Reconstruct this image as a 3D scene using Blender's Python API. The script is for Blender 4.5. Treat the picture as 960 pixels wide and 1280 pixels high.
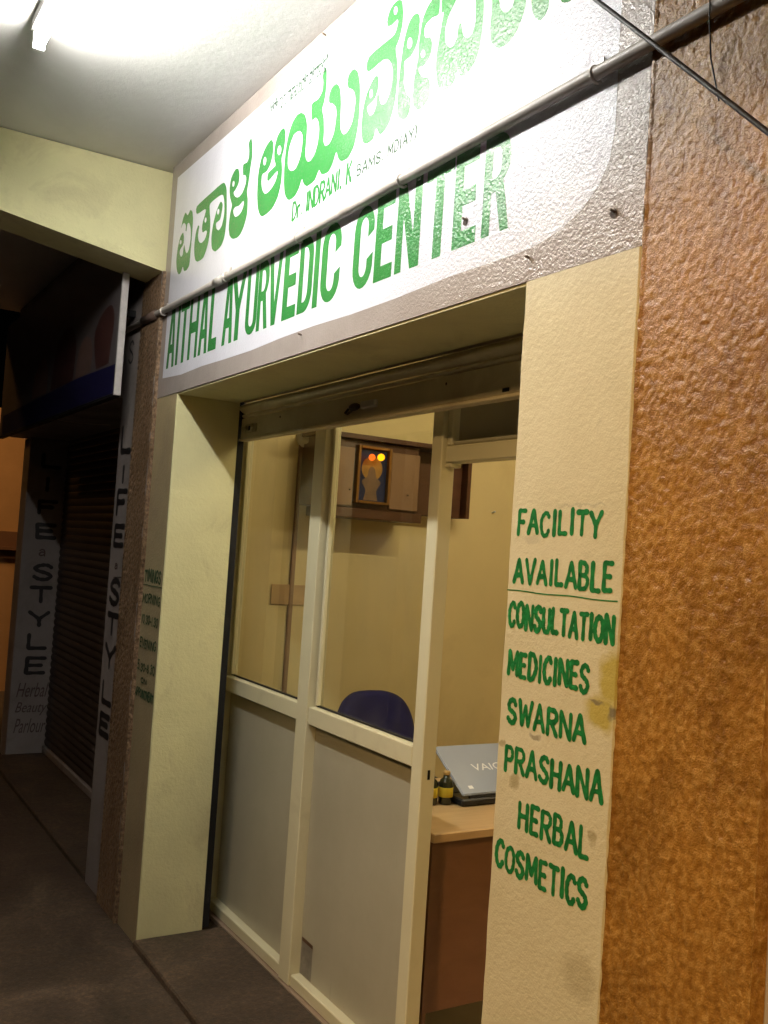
import bpy, bmesh, math, random
from mathutils import Vector, Matrix, noise
random.seed(7)
scene = bpy.context.scene
for o in list(bpy.data.objects):
    bpy.data.objects.remove(o)

# ------------------------------------------------------------------ camera
cam_d = bpy.data.cameras.new("camera")
cam = bpy.data.objects.new("camera", cam_d)
scene.collection.objects.link(cam)
YAW, PITCH, ROLL = 1.02493281, 0.0414228814, 0.0661447172
fw = Vector((-math.sin(YAW)*math.cos(PITCH), math.cos(YAW)*math.cos(PITCH), math.sin(PITCH)))
rt = Vector((math.cos(YAW), math.sin(YAW), 0.0)); up = rt.cross(fw)
r2 = math.cos(ROLL)*rt + math.sin(ROLL)*up
u2 = -math.sin(ROLL)*rt + math.cos(ROLL)*up
m = Matrix((r2, u2, -fw)).transposed().to_4x4()
m.translation = Vector((0.0, -1.2622317, 1.6))
cam.matrix_world = m
cam_d.sensor_fit = 'VERTICAL'; cam_d.sensor_height = 36.0
cam_d.lens = 36.0*1207.739/1280.0
cam_d.clip_start = 0.02; cam_d.clip_end = 800
scene.camera = cam
scene.render.resolution_x = 768; scene.render.resolution_y = 1024

# ------------------------------------------------------------------ world: night sky
w = bpy.data.worlds.new("World"); scene.world = w; w.use_nodes = True
nt = w.node_tree; nt.nodes.clear()
wo = nt.nodes.new('ShaderNodeOutputWorld'); bg = nt.nodes.new('ShaderNodeBackground')
sky = nt.nodes.new('ShaderNodeTexSky'); sky.sky_type = 'NISHITA'; sky.sun_disc = False
sky.sun_elevation = math.radians(-4.0); sky.sun_rotation = math.radians(200)
nt.links.new(sky.outputs[0], bg.inputs[0]); bg.inputs[1].default_value = 0.005
nt.links.new(bg.outputs[0], wo.inputs[0])

vs = scene.view_settings
vs.view_transform = 'Standard'; vs.look = 'None'; vs.exposure = 0.26; vs.gamma = 1.0
vs.use_curve_mapping = False
scene.render.engine = 'CYCLES'

TUBE_POWER = 225.0      # fluorescent tube under the canopy
ROOM_POWER = 160.0       # tube inside the consulting room
SODIUM_POWER = 1350.0    # street lamp behind the camera
FAR_SODIUM = 560.0

C = scene.collection
# ------------------------------------------------------------------ materials
def new_mat(name):
    mt = bpy.data.materials.new(name); mt.use_nodes = True
    n = mt.node_tree.nodes; b = n['Principled BSDF']
    return mt, mt.node_tree, b

def noise_node(nt, scale, detail=4.0, rough=0.55, vec=None, dist=0.0):
    t = nt.nodes.new('ShaderNodeTexNoise'); t.inputs['Scale'].default_value = scale
    t.inputs['Detail'].default_value = detail; t.inputs['Roughness'].default_value = rough
    t.inputs['Distortion'].default_value = dist
    if vec is not None: nt.links.new(vec, t.inputs['Vector'])
    return t.outputs['Fac']

def ramp(nt, fac, stops):
    r = nt.nodes.new('ShaderNodeValToRGB')
    e = r.color_ramp.elements
    while len(e) < len(stops): e.new(0.5)
    for i, (p, c) in enumerate(stops):
        e[i].position = p; e[i].color = (c[0], c[1], c[2], 1.0)
    nt.links.new(fac, r.inputs[0]); return r.outputs[0]

def mixc(nt, fac, a, b, mode='MIX'):
    x = nt.nodes.new('ShaderNodeMix'); x.data_type = 'RGBA'; x.blend_type = mode
    if hasattr(fac, 'links') or hasattr(fac, 'node'): nt.links.new(fac, x.inputs[0])
    else: x.inputs[0].default_value = fac
    for s, v in ((6, a), (7, b)):
        if hasattr(v, 'node'): nt.links.new(v, x.inputs[s])
        else: x.inputs[s].default_value = (v[0], v[1], v[2], 1.0)
    return x.outputs[2]

def math_node(nt, op, a, b):
    x = nt.nodes.new('ShaderNodeMath'); x.operation = op
    for i, v in enumerate((a, b)):
        if hasattr(v, 'node'): nt.links.new(v, x.inputs[i])
        else: x.inputs[i].default_value = v
    return x.outputs[0]

def bump(nt, b, h, strength=0.3, dist=0.01, prev=None):
    x = nt.nodes.new('ShaderNodeBump'); x.inputs['Strength'].default_value = strength
    x.inputs['Distance'].default_value = dist
    nt.links.new(h, x.inputs['Height'])
    if prev is not None: nt.links.new(prev, x.inputs['Normal'])
    nt.links.new(x.outputs[0], b.inputs['Normal'])
    return x.outputs[0]

def coords(nt, kind='Object', scale=(1, 1, 1)):
    t = nt.nodes.new('ShaderNodeTexCoord'); mp = nt.nodes.new('ShaderNodeMapping')
    mp.inputs['Scale'].default_value = scale
    nt.links.new(t.outputs[kind], mp.inputs[0]); return mp.outputs[0]

def paint(name, col, rough=0.6, var=0.12, vscale=3.0, bscale=60.0, bstr=0.15, bdist=0.004,
          dirt=None, dscale=1.7, dlo=0.55, dhi=0.8, spec=0.4, metallic=0.0, fine=220.0, stretch=(1, 1, 1)):
    mt, nt, b = new_mat(name)
    v = coords(nt, 'Object', stretch)
    n1 = noise_node(nt, vscale, 5, 0.6, v)
    dark = tuple(c*(1-var) for c in col); lite = tuple(min(1, c*(1+var*0.7)) for c in col)
    c = ramp(nt, n1, [(0.3, dark), (0.7, lite)])
    if dirt:
        n2 = noise_node(nt, dscale, 8, 0.65, v, 0.6)
        f = ramp(nt, n2, [(dlo, (0, 0, 0)), (dhi, (1, 1, 1))])
        c = mixc(nt, f, c, dirt)
    nt.links.new(c, b.inputs['Base Color'])
    b.inputs['Roughness'].default_value = rough; b.inputs['Metallic'].default_value = metallic
    b.inputs['Specular IOR Level'].default_value = spec
    if bstr > 0:
        h1 = noise_node(nt, bscale, 3, 0.6, v); h2 = noise_node(nt, fine, 2, 0.5, v)
        h = math_node(nt, 'ADD', h1, math_node(nt, 'MULTIPLY', h2, 0.35))
        bump(nt, b, h, bstr, bdist)
    return mt

def emit(name, col, power):
    mt = bpy.data.materials.new(name); mt.use_nodes = True; nt = mt.node_tree; nt.nodes.clear()
    o = nt.nodes.new('ShaderNodeOutputMaterial'); e = nt.nodes.new('ShaderNodeEmission')
    e.inputs[0].default_value = (*col, 1); e.inputs[1].default_value = power
    nt.links.new(e.outputs[0], o.inputs[0]); return mt

M = {}
CREAM = (0.70, 0.655, 0.36)
M['cream'] = paint('cream_wall_paint', CREAM, 0.55, 0.09, 3.2, 75, 0.55, 0.004, dirt=(0.45, 0.39, 0.22), dscale=3.4, dlo=0.54, dhi=0.85)

# pillar paint: weathered, stains low down and at one corner
YEL, GRY, BRN = (0.47, 0.37, 0.085), (0.16, 0.135, 0.10), (0.33, 0.26, 0.12)
STAINS = [(-1.256, 1.402, .042, .062, YEL, 1.0), (-1.284, 1.335, .052, .040, YEL, 1.0), (-1.250, 1.343, .014, .016, GRY, .8), (-1.294, 1.353, .024, .007, GRY, .7),
          (-1.456, 1.262, .016, .010, GRY, .55), (-1.510, 1.163, .017, .020, BRN, .7), (-1.286, 1.113, .012, .018, BRN, .7), (-1.553, 1.226, .014, .007, BRN, .7),
          (-1.30, 0.86, .05, .05, BRN, .4), (-1.33, 0.70, .07, .04, BRN, .35), (-1.50, 1.645, .03, .012, GRY, .2), (-1.36, 1.712, .09, .004, GRY, .25), (-1.27, 0.55, .05, .09, BRN, .4)]
def pillar_paint():
    mt, nt, b = new_mat('weathered_cream_paint')
    v = coords(nt)
    base = ramp(nt, noise_node(nt, 3.0, 5, 0.6, v), [(0.3, (0.60, 0.53, 0.33)), (0.7, (0.70, 0.63, 0.42))])
    st = ramp(nt, noise_node(nt, 5.5, 7, 0.7, v, 0.8), [(0.60, (0, 0, 0)), (0.78, (1, 1, 1))])
    c = mixc(nt, math_node(nt, 'MULTIPLY', st, 0.45), base, (0.36, 0.31, 0.20))
    sp = ramp(nt, noise_node(nt, 60, 3, 0.6, v), [(0.70, (0, 0, 0)), (0.78, (1, 1, 1))])
    c = mixc(nt, math_node(nt, 'MULTIPLY', sp, 0.35), c, (0.30, 0.26, 0.17))
    warp = nt.nodes.new('ShaderNodeTexNoise'); warp.inputs['Scale'].default_value = 28; warp.inputs['Detail'].default_value = 5
    nt.links.new(v, warp.inputs['Vector'])
    wv = nt.nodes.new('ShaderNodeVectorMath'); wv.operation = 'MULTIPLY_ADD'
    nt.links.new(warp.outputs['Color'], wv.inputs[0]); wv.inputs[1].default_value = (0.045, 0.0, 0.045); nt.links.new(v, wv.inputs[2])
    for sx_, sz_, rx_, rz_, col_, amt in STAINS:
        d1 = nt.nodes.new('ShaderNodeVectorMath'); d1.operation = 'SUBTRACT'
        nt.links.new(wv.outputs[0], d1.inputs[0]); d1.inputs[1].default_value = (sx_+1.41+0.0225, 0, sz_+0.0225)
        d2 = nt.nodes.new('ShaderNodeVectorMath'); d2.operation = 'MULTIPLY'
        nt.links.new(d1.outputs[0], d2.inputs[0]); d2.inputs[1].default_value = (1/rx_, 0.0, 1/rz_)
        d3 = nt.nodes.new('ShaderNodeVectorMath'); d3.operation = 'LENGTH'; nt.links.new(d2.outputs[0], d3.inputs[0])
        mk = ramp(nt, d3.outputs['Value'], [(0.55, (1, 1, 1)), (1.0, (0, 0, 0))])
        c = mixc(nt, math_node(nt, 'MULTIPLY', mk, amt), c, col_)
    nt.links.new(c, b.inputs['Base Color']); b.inputs['Roughness'].default_value = 0.5
    h = math_node(nt, 'ADD', noise_node(nt, 70, 3, 0.6, v), math_node(nt, 'MULTIPLY', noise_node(nt, 230, 2, 0.5, v), 0.4))
    bump(nt, b, h, 0.35, 0.004)
    return mt
M['pillar'] = pillar_paint()

def enamel(name, c0, c1, rough, streak=False):
    """brush-painted gloss enamel over plaster: lumpy and shiny, rougher towards the right end of the fascia"""
    mt, nt, b = new_mat(name)
    v = coords(nt)
    c = ramp(nt, noise_node(nt, 4.0, 5, 0.6, v), [(0.3, c0), (0.7, c1)])
    if streak:
        s = ramp(nt, noise_node(nt, 9.0, 6, 0.7, coords(nt, 'Object', (0.6, 1, 2.0)), 0.5), [(0.58, (0, 0, 0)), (0.85, (1, 1, 1))])
        c = mixc(nt, math_node(nt, 'MULTIPLY', s, 0.25), c, tuple(x*0.6 for x in c0))
    nt.links.new(c, b.inputs['Base Color'])
    b.inputs['Roughness'].default_value = rough
    b.inputs['Specular IOR Level'].default_value = 0.55
    b.inputs['Coat Weight'].default_value = 0.0; b.inputs['Coat Roughness'].default_value = 0.30; b.inputs['Coat IOR'].default_value = 1.6
    sx = nt.nodes.new('ShaderNodeSeparateXYZ'); nt.links.new(v, sx.inputs[0])
    mr = nt.nodes.new('ShaderNodeMapRange'); mr.inputs[1].default_value = 1.2; mr.inputs[2].default_value = 2.7
    mr.inputs[3].default_value = 0.35; mr.inputs[4].default_value = 1.0
    nt.links.new(sx.outputs[0], mr.inputs[0])
    h = math_node(nt, 'ADD', noise_node(nt, 120, 2, 0.6, v), math_node(nt, 'MULTIPLY', noise_node(nt, 290, 1, 0.5, v), 0.4))
    h = math_node(nt, 'MULTIPLY', h, mr.outputs[0])
    h = math_node(nt, 'ADD', h, math_node(nt, 'MULTIPLY', noise_node(nt, 6, 3, 0.5, v), 0.9))
    bump(nt, b, h, 1.0, 0.0033)
    return mt
M['sign_white'] = enamel('white_sign_enamel', (0.72, 0.71, 0.765), (0.77, 0.76, 0.815), 0.14)
M['sign_grey'] = enamel('grey_border_enamel', (0.33, 0.28, 0.25), (0.40, 0.345, 0.31), 0.15, True)
M['sign_green'] = enamel('green_letter_enamel', (0.034, 0.205, 0.045), (0.046, 0.240, 0.060), 0.14)
M['green'] = paint('green_brush_paint', (0.014, 0.185, 0.042), 0.45, 0.45, 60, 70, 0.3, 0.003)
M['dkgreen'] = paint('faded_green_paint', (0.022, 0.070, 0.028), 0.6, 0.3, 14, 70, 0.3, 0.003)
M['black_paint'] = paint('black_brush_paint', (0.015, 0.013, 0.013), 0.5, 0.3, 14, 70, 0.3, 0.003)
M['faint_paint'] = paint('faded_brown_paint', (0.085, 0.05, 0.045), 0.6, 0.3, 14, 70, 0.2, 0.003)
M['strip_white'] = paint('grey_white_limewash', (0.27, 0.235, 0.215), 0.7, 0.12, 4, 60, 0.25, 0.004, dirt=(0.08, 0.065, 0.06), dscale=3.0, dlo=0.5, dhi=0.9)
M['strip_cream'] = paint('dirty_shaded_cream', (0.40, 0.32, 0.175), 0.35, 0.14, 4, 80, 0.4, 0.005, dirt=(0.22, 0.145, 0.10), dscale=2.0, dlo=0.5, dhi=0.85)  # dirty cream, darkened below the reveal's colour to paint in grazing shade
M['ceiling'] = paint('ceiling_whitewash', (0.70, 0.69, 0.66), 0.75, 0.05, 1.3, 26, 0.22, 0.006, dirt=(0.52, 0.50, 0.45), dscale=0.9, dlo=0.5, dhi=0.95)

def stucco(name, c0, c1, c2):
    mt, nt, b = new_mat(name)
    v = coords(nt)
    va = coords(nt, 'Object', (1.0, 1.0, 0.8))
    n = noise_node(nt, 84, 4, 0.60, va, 0.1)
    c = ramp(nt, n, [(0.36, c0), (0.50, c1), (0.62, c2)])
    big = ramp(nt, noise_node(nt, 3.4, 6, 0.7, coords(nt, 'Object', (1.6, 1, 1.0)), 0.8), [(0.30, (0.60, 0.57, 0.52)), (0.5, (0.95, 0.95, 0.95)), (0.72, (1.12, 1.12, 1.12))])
    c = mixc(nt, 1.0, c, big, 'MULTIPLY')
    nt.links.new(c, b.inputs['Base Color'])
    b.inputs['Roughness'].default_value = 0.33
    h = math_node(nt, 'ADD', n, math_node(nt, 'MULTIPLY', noise_node(nt, 300, 3, 0.6, v), 0.35))
    h = math_node(nt, 'MULTIPLY', h, math_node(nt, 'ADD', 0.35, math_node(nt, 'MULTIPLY', noise_node(nt, 7, 4, 0.6, v), 1.3)))
    bump(nt, b, h, 0.75, 0.0055)
    return mt
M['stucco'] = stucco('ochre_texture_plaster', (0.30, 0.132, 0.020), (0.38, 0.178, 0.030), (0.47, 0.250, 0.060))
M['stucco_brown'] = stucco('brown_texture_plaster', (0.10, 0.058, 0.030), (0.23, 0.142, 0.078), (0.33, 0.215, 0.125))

def concrete(name, c0, c1, c2, rough):
    mt, nt, b = new_mat(name)
    v = coords(nt)
    n = noise_node(nt, 2.6, 10, 0.72, v, 0.9)
    c = ramp(nt, n, [(0.30, c0), (0.52, c1), (0.75, c2)])
    g = ramp(nt, noise_node(nt, 48, 7, 0.78, v), [(0.34, (0.50, 0.50, 0.50)), (0.52, (1, 1, 1)), (0.68, (1.9, 1.75, 1.6))])
    c = mixc(nt, 1.0, c, g, 'MULTIPLY')
    nt.links.new(c, b.inputs['Base Color'])
    rr = nt.nodes.new('ShaderNodeMapRange'); nt.links.new(n, rr.inputs[0])
    rr.inputs[3].default_value = rough-0.15; rr.inputs[4].default_value = rough+0.15
    nt.links.new(rr.outputs[0], b.inputs['Roughness'])
    h = math_node(nt, 'ADD', noise_node(nt, 9, 6, 0.65, v), math_node(nt, 'MULTIPLY', noise_node(nt, 130, 3, 0.6, v), 0.25))
    bump(nt, b, h, 0.6, 0.014)
    return mt
M['floor'] = concrete('stained_walkway_concrete', (0.020, 0.012, 0.007), (0.058, 0.038, 0.023), (0.135, 0.090, 0.055), 0.6)
M['asphalt'] = concrete('street_asphalt', (0.03, 0.03, 0.03), (0.045, 0.045, 0.045), (0.06, 0.06, 0.06), 0.8)
M['room_wall'] = paint('room_cream_wall', (0.68, 0.565, 0.30), 0.5, 0.06, 1.6, 40, 0.12, 0.003, dirt=(0.50, 0.40, 0.20), dscale=1.1, dlo=0.5, dhi=0.9)
M['room_floor'] = paint('room_floor_tile', (0.30, 0.22, 0.16), 0.3, 0.1, 4, 40, 0.05)
M['frame'] = paint('cream_aluminium_frame', (0.66, 0.62, 0.42), 0.35, 0.05, 3, 60, 0.04, 0.001, dirt=(0.45, 0.40, 0.25), dscale=3, dlo=0.55, dhi=0.95, spec=0.5)
M['board'] = paint('grey_laminate_board', (0.385, 0.34, 0.235), 0.42, 0.08, 2.0, 200, 0.05, 0.001, dirt=(0.30, 0.255, 0.19), dscale=2.2, dlo=0.5, dhi=0.9)
def scuffed(name, base, hi, lo):
    mt, nt, b = new_mat(name)
    c = ramp(nt, noise_node(nt, 2.2, 6, 0.65, coords(nt)), [(0.3, lo), (0.7, hi)])
    s1 = ramp(nt, noise_node(nt, 6, 6, 0.7, coords(nt, 'Object', (3.2, 1, 0.5)), 0.4), [(0.66, (0, 0, 0)), (0.74, (1, 1, 1))])
    c = mixc(nt, math_node(nt, 'MULTIPLY', s1, 0.40), c, tuple(x*0.55 for x in base))
    s2 = ramp(nt, noise_node(nt, 26, 4, 0.7, coords(nt, 'Object', (1.2, 1, 0.35))), [(0.70, (0, 0, 0)), (0.76, (1, 1, 1))])
    c = mixc(nt, math_node(nt, 'MULTIPLY', s2, 0.5), c, tuple(x*0.45 for x in base))
    nt.links.new(c, b.inputs['Base Color']); b.inputs['Roughness'].default_value = 0.4
    bump(nt, b, noise_node(nt, 240, 2, 0.5, coords(nt)), 0.06, 0.001)
    return mt
M['board'] = scuffed('grey_laminate_board', (0.40, 0.375, 0.275), (0.43, 0.405, 0.30), (0.36, 0.335, 0.24))
M['gasket'] = paint('black_rubber_gasket', (0.012, 0.011, 0.010), 0.6, 0.1, bstr=0)
M['black_metal'] = paint('black_guide_channel', (0.004, 0.0035, 0.004), 0.7, 0.2, bstr=0.1)
M['shutter'] = paint('olive_cream_shutter_steel', (0.64, 0.56, 0.38), 0.38, 0.12, 3, 60, 0.06, 0.002, dirt=(0.42, 0.34, 0.21), dscale=4, dlo=0.5, dhi=0.85, spec=0.5)
M['shutter_dark'] = paint('dusty_brown_shutter_steel', (0.050, 0.036, 0.029), 0.5, 0.15, 3, 60, 0.08, 0.002, spec=0.4)
M['brass'] = paint('worn_brass_lock', (0.42, 0.36, 0.22), 0.35, 0.15, 20, 80, 0.1, 0.001, metallic=0.5)
M['steel'] = paint('rusty_nail_steel', (0.20, 0.15, 0.12), 0.5, 0.3, 60, 80, 0.2, 0.001, metallic=0.6)
M['rust'] = paint('dark_rust', (0.05, 0.03, 0.02), 0.8, 0.3, 40, 80, 0.3, 0.002)
M['pvc'] = paint('dusty_grey_pvc', (0.47, 0.43, 0.385), 0.38, 0.12, 5, 60, 0.06, 0.002, dirt=(0.28, 0.23, 0.18), dscale=6, dlo=0.5, dhi=0.85)
M['pvc_dark'] = paint('brown_coupler', (0.10, 0.065, 0.05), 0.5, 0.15, 8, 60, 0.1, 0.002)
M['clamp'] = paint('metal_clamp', (0.55, 0.50, 0.45), 0.35, 0.1, 8, bstr=0, metallic=0.4)
M['cable'] = paint('black_cable_sheath', (0.014, 0.010, 0.009), 0.5, 0.2, 30, 120, 0.2, 0.002)
M['white_plastic'] = paint('white_enamel_batten', (0.80, 0.79, 0.77), 0.35, 0.04, 6, bstr=0)
M['grey_plastic'] = paint('grey_white_plastic', (0.60, 0.58, 0.50), 0.4, 0.06, 6, bstr=0)
M['wood_dark'] = paint('dark_brown_laminate', (0.085, 0.036, 0.017), 0.35, 0.25, 3, 40, 0.1, 0.002, stretch=(1, 1, 9))
M['wood_door'] = paint('dusty_beige_cupboard_door', (0.25, 0.15, 0.085), 0.4, 0.12, 3, 40, 0.06, 0.002)
def woodgrain(name, a, b_, rough):
    mt, nt, b = new_mat(name)
    v = coords(nt, 'Object', (14, 1.2, 3))
    n = noise_node(nt, 3.0, 6, 0.6, v, 1.2)
    nt.links.new(ramp(nt, n, [(0.3, a), (0.7, b_)]), b.inputs['Base Color'])
    b.inputs['Roughness'].default_value = rough
    bump(nt, b, n, 0.06, 0.002)
    return mt
M['desk_top'] = woodgrain('beech_laminate', (0.44, 0.29, 0.14), (0.54, 0.37, 0.19), 0.32)
M['desk_panel'] = woodgrain('brown_desk_laminate', (0.17, 0.078, 0.036), (0.21, 0.10, 0.047), 0.4)
M['fabric'] = paint('blue_chair_fabric', (0.010, 0.009, 0.075), 0.9, 0.2, 30, 400, 0.4, 0.002, spec=0.15)
M['black_plastic'] = paint('black_plastic', (0.018, 0.018, 0.019), 0.4, 0.1, 8, bstr=0)
M['chrome'] = paint('grey_steel', (0.45, 0.45, 0.45), 0.3, 0.05, 8, bstr=0, metallic=0.9)
M['laptop'] = paint('blue_grey_laptop_lid', (0.30, 0.335, 0.42), 0.30, 0.05, 5, bstr=0, metallic=0.25, spec=0.5)
M['silver'] = paint('silver_lettering', (0.75, 0.77, 0.8), 0.3, 0.02, 5, bstr=0, metallic=0.3)
M['screen'] = paint('dark_screen', (0.01, 0.01, 0.012), 0.15, 0.05, 5, bstr=0)
M['yellow_label'] = paint('yellow_paper_label', (0.62, 0.47, 0.035), 0.55, 0.1, 20, bstr=0)
M['bottle'] = paint('dark_green_bottle_glass', (0.018, 0.022, 0.010), 0.08, 0.1, 5, bstr=0, spec=0.6)
M['cap'] = paint('gold_bottle_cap', (0.50, 0.36, 0.16), 0.35, 0.05, 5, bstr=0, metallic=0.5)
M['gold'] = paint('gilt_frame', (0.26, 0.13, 0.03), 0.35, 0.15, 20, bstr=0, metallic=0.6)
M['print_blue'] = paint('print_dark_blue', (0.012, 0.022, 0.085), 0.3, 0.3, 10, bstr=0)
M['print_gold'] = paint('print_golden', (0.40, 0.23, 0.055), 0.3, 0.3, 18, bstr=0)
M['print_pale'] = paint('print_pale_figure', (0.20, 0.13, 0.085), 0.3, 0.3, 25, bstr=0)
M['flex_white'] = paint('flex_banner_pale', (0.17, 0.145, 0.145), 0.4, 0.1, 4, bstr=0)
M['flex_edge'] = paint('white_painted_edge', (0.56, 0.52, 0.50), 0.5, 0.15, 20, 80, 0.2, 0.002)
M['flex_blue'] = paint('flex_banner_blue', (0.018, 0.016, 0.075), 0.4, 0.1, 4, bstr=0)
M['flex_brown'] = paint('flex_banner_hair', (0.10, 0.040, 0.035), 0.4, 0.2, 8, bstr=0)
M['flex_skin'] = paint('flex_banner_skin', (0.25, 0.15, 0.12), 0.4, 0.2, 6, bstr=0)
M['far_wall'] = paint('orange_far_wall', (0.42, 0.22, 0.09), 0.7, 0.15, 2, 40, 0.2, 0.004)
M['far_band'] = paint('brown_far_band', (0.16, 0.07, 0.035), 0.7, 0.15, 3, 40, 0.2, 0.004)
M['white_wall'] = paint('pale_grey_wall', (0.52, 0.46, 0.40), 0.6, 0.08, 3, 60, 0.2, 0.003)
M['patch_yellow'] = paint('old_yellow_paint_patch', (0.44, 0.36, 0.11), 0.6, 0.2, 18, 70, 0.3, 0.004, dirt=(0.20, 0.15, 0.06), dscale=22, dlo=0.5, dhi=0.7)
M['stain'] = paint('grey_brown_stain', (0.34, 0.285, 0.18), 0.7, 0.3, 30, 90, 0.3, 0.003)
M['sticker'] = paint('torn_grey_sticker', (0.21, 0.19, 0.155), 0.5, 0.3, 30, bstr=0)
M['pole'] = paint('galvanised_pole', (0.35, 0.35, 0.34), 0.5, 0.1, 4, bstr=0, metallic=0.5)

def glass():
    mt = bpy.data.materials.new('clear_window_glass'); mt.use_nodes = True; nt = mt.node_tree; nt.nodes.clear()
    o = nt.nodes.new('ShaderNodeOutputMaterial'); mx = nt.nodes.new('ShaderNodeMixShader')
    fr = nt.nodes.new('ShaderNodeFresnel'); fr.inputs[0].default_value = 1.5
    tr = nt.nodes.new('ShaderNodeBsdfTransparent'); tr.inputs[0].default_value = (0.93, 0.94, 0.90, 1)
    gl = nt.nodes.new('ShaderNodeBsdfGlossy'); gl.inputs['Roughness'].default_value = 0.015
    ge = nt.nodes.new('ShaderNodeNewGeometry')
    k1 = math_node(nt, 'SUBTRACT', 1.0, ge.outputs['Backfacing'])
    nt.links.new(math_node(nt, 'MULTIPLY', fr.outputs[0], k1), mx.inputs[0]); nt.links.new(tr.outputs[0], mx.inputs[1]); nt.links.new(gl.outputs[0], mx.inputs[2])
    df = nt.nodes.new('ShaderNodeBsdfDiffuse'); df.inputs[0].default_value = (0.7, 0.66, 0.55, 1)
    m2 = nt.nodes.new('ShaderNodeMixShader')
    v = coords(nt, 'Object', (1, 1, 0.35))
    dn = ramp(nt, noise_node(nt, 5, 7, 0.65, v, 0.7), [(0.35, (0.010, 0.010, 0.010)), (0.75, (0.075, 0.075, 0.075))])
    nt.links.new(math_node(nt, 'MULTIPLY', dn, k1), m2.inputs[0]); nt.links.new(mx.outputs[0], m2.inputs[1]); nt.links.new(df.outputs[0], m2.inputs[2])
    nt.links.new(m2.outputs[0], o.inputs[0]); return mt
M['glass'] = glass()
M['tube'] = emit('fluorescent_tube_light', (1.0, 0.98, 0.93), TUBE_POWER)
M['room_tube'] = emit('room_tube_light', (1.0, 0.82, 0.50), ROOM_POWER)
M['bulb_red'] = emit('red_bulb', (1.0, 0.13, 0.012), 1.7)
M['bulb_orange'] = emit('orange_bulb', (1.0, 0.36, 0.004), 2.6)
M['sodium'] = emit('sodium_lamp_glass', (1.0, 0.48, 0.12), 60.0)

# ------------------------------------------------------------------ mesh helpers
def link(name, me, mat, parent=None, smooth=False):
    o = bpy.data.objects.new(name, me); C.objects.link(o)
    if mat is not None and not me.materials: me.materials.append(mat)
    if smooth:
        for p in me.polygons: p.use_smooth = True
    if parent is not None: o.parent = parent
    return o

def origin_of(parent):
    v = Vector((0, 0, 0))
    while parent is not None:
        v += parent.location; parent = parent.parent
    return v

def obj(name, bm, mat, parent=None, smooth=False, base=None):
    """bm holds world coordinates; base is the origin of a top-level mesh"""
    me = bpy.data.meshes.new(name)
    off = origin_of(parent) if parent is not None else Vector(base or (0, 0, 0))
    bmesh.ops.translate(bm, verts=bm.verts, vec=-off)
    bmesh.ops.recalc_face_normals(bm, faces=bm.faces)
    bm.to_mesh(me); bm.free()
    o = link(name, me, mat, parent, smooth)
    if parent is None: o.location = off
    return o

def thing(name, label, cat, loc=(0, 0, 0), group=None):
    o = bpy.data.objects.new(name, None); C.objects.link(o); o.location = loc
    o.empty_display_size = 0.1
    return tag(o, label, cat, group)

def tag(o, label, cat, group=None):
    o['label'] = label; o['category'] = cat
    if group: o['group'] = group
    return o

def struct(name, bm, mat):
    o = obj(name, bm, mat); o['kind'] = 'structure'; return o

def box(x0, x1, y0, y1, z0, z1, bev=0.0, bm=None, seg=1):
    b = bmesh.new()
    vs_ = [b.verts.new((x, y, z)) for x in (x0, x1) for y in (y0, y1) for z in (z0, z1)]
    for f in ((0, 1, 3, 2), (4, 6, 7, 5), (0, 4, 5, 1), (2, 3, 7, 6), (0, 2, 6, 4), (1, 5, 7, 3)):
        b.faces.new([vs_[i] for i in f])
    if bev > 0:
        bmesh.ops.bevel(b, geom=list(b.edges), offset=bev, segments=seg, affect='EDGES', profile=0.7)
    if bm is None: return b
    return join(bm, b)

def join(bm, b):
    me = bpy.data.meshes.new('tmp'); b.to_mesh(me); b.free(); bm.from_mesh(me); bpy.data.meshes.remove(me)
    return bm

def tube(pts, r, n=10, bm=None, caps=True):
    b = bm or bmesh.new()
    pts = [Vector(p) for p in pts]; rings = []
    rr = r if isinstance(r, (list, tuple)) else [r]*len(pts)
    prev = None
    for i, p in enumerate(pts):
        d = (pts[min(i+1, len(pts)-1)]-pts[max(i-1, 0)]).normalized()
        a = Vector((0, 0, 1)) if abs(d.z) < 0.9 else Vector((1, 0, 0))
        if prev is not None: a = prev
        s = d.cross(a).normalized(); t = s.cross(d).normalized(); prev = t
        rings.append([b.verts.new(p + (s*math.cos(2*math.pi*k/n)+t*math.sin(2*math.pi*k/n))*rr[i]) for k in range(n)])
    for i in range(len(rings)-1):
        for k in range(n):
            b.faces.new((rings[i][k], rings[i][(k+1) % n], rings[i+1][(k+1) % n], rings[i+1][k]))
    if caps:
        b.faces.new(rings[0][::-1]); b.faces.new(rings[-1])
    return b

def lathe(prof, c, n=16, bm=None):
    b = bm or bmesh.new(); rings = []
    for r, z in prof:
        rings.append([b.verts.new((c[0]+r*math.cos(2*math.pi*k/n), c[1]+r*math.sin(2*math.pi*k/n), c[2]+z)) for k in range(n)])
    for i in range(len(rings)-1):
        for k in range(n):
            b.faces.new((rings[i][k], rings[i][(k+1) % n], rings[i+1][(k+1) % n], rings[i+1][k]))
    b.faces.new(rings[0][::-1]); b.faces.new(rings[-1])
    return b

def ball(c, r, bm=None, sub=2, scale=(1, 1, 1)):
    b = bmesh.new(); bmesh.ops.create_icosphere(b, subdivisions=sub, radius=r)
    for v in b.verts: v.co = Vector((v.co.x*scale[0]+c[0], v.co.y*scale[1]+c[1], v.co.z*scale[2]+c[2]))
    return b if bm is None else join(bm, b)

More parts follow.
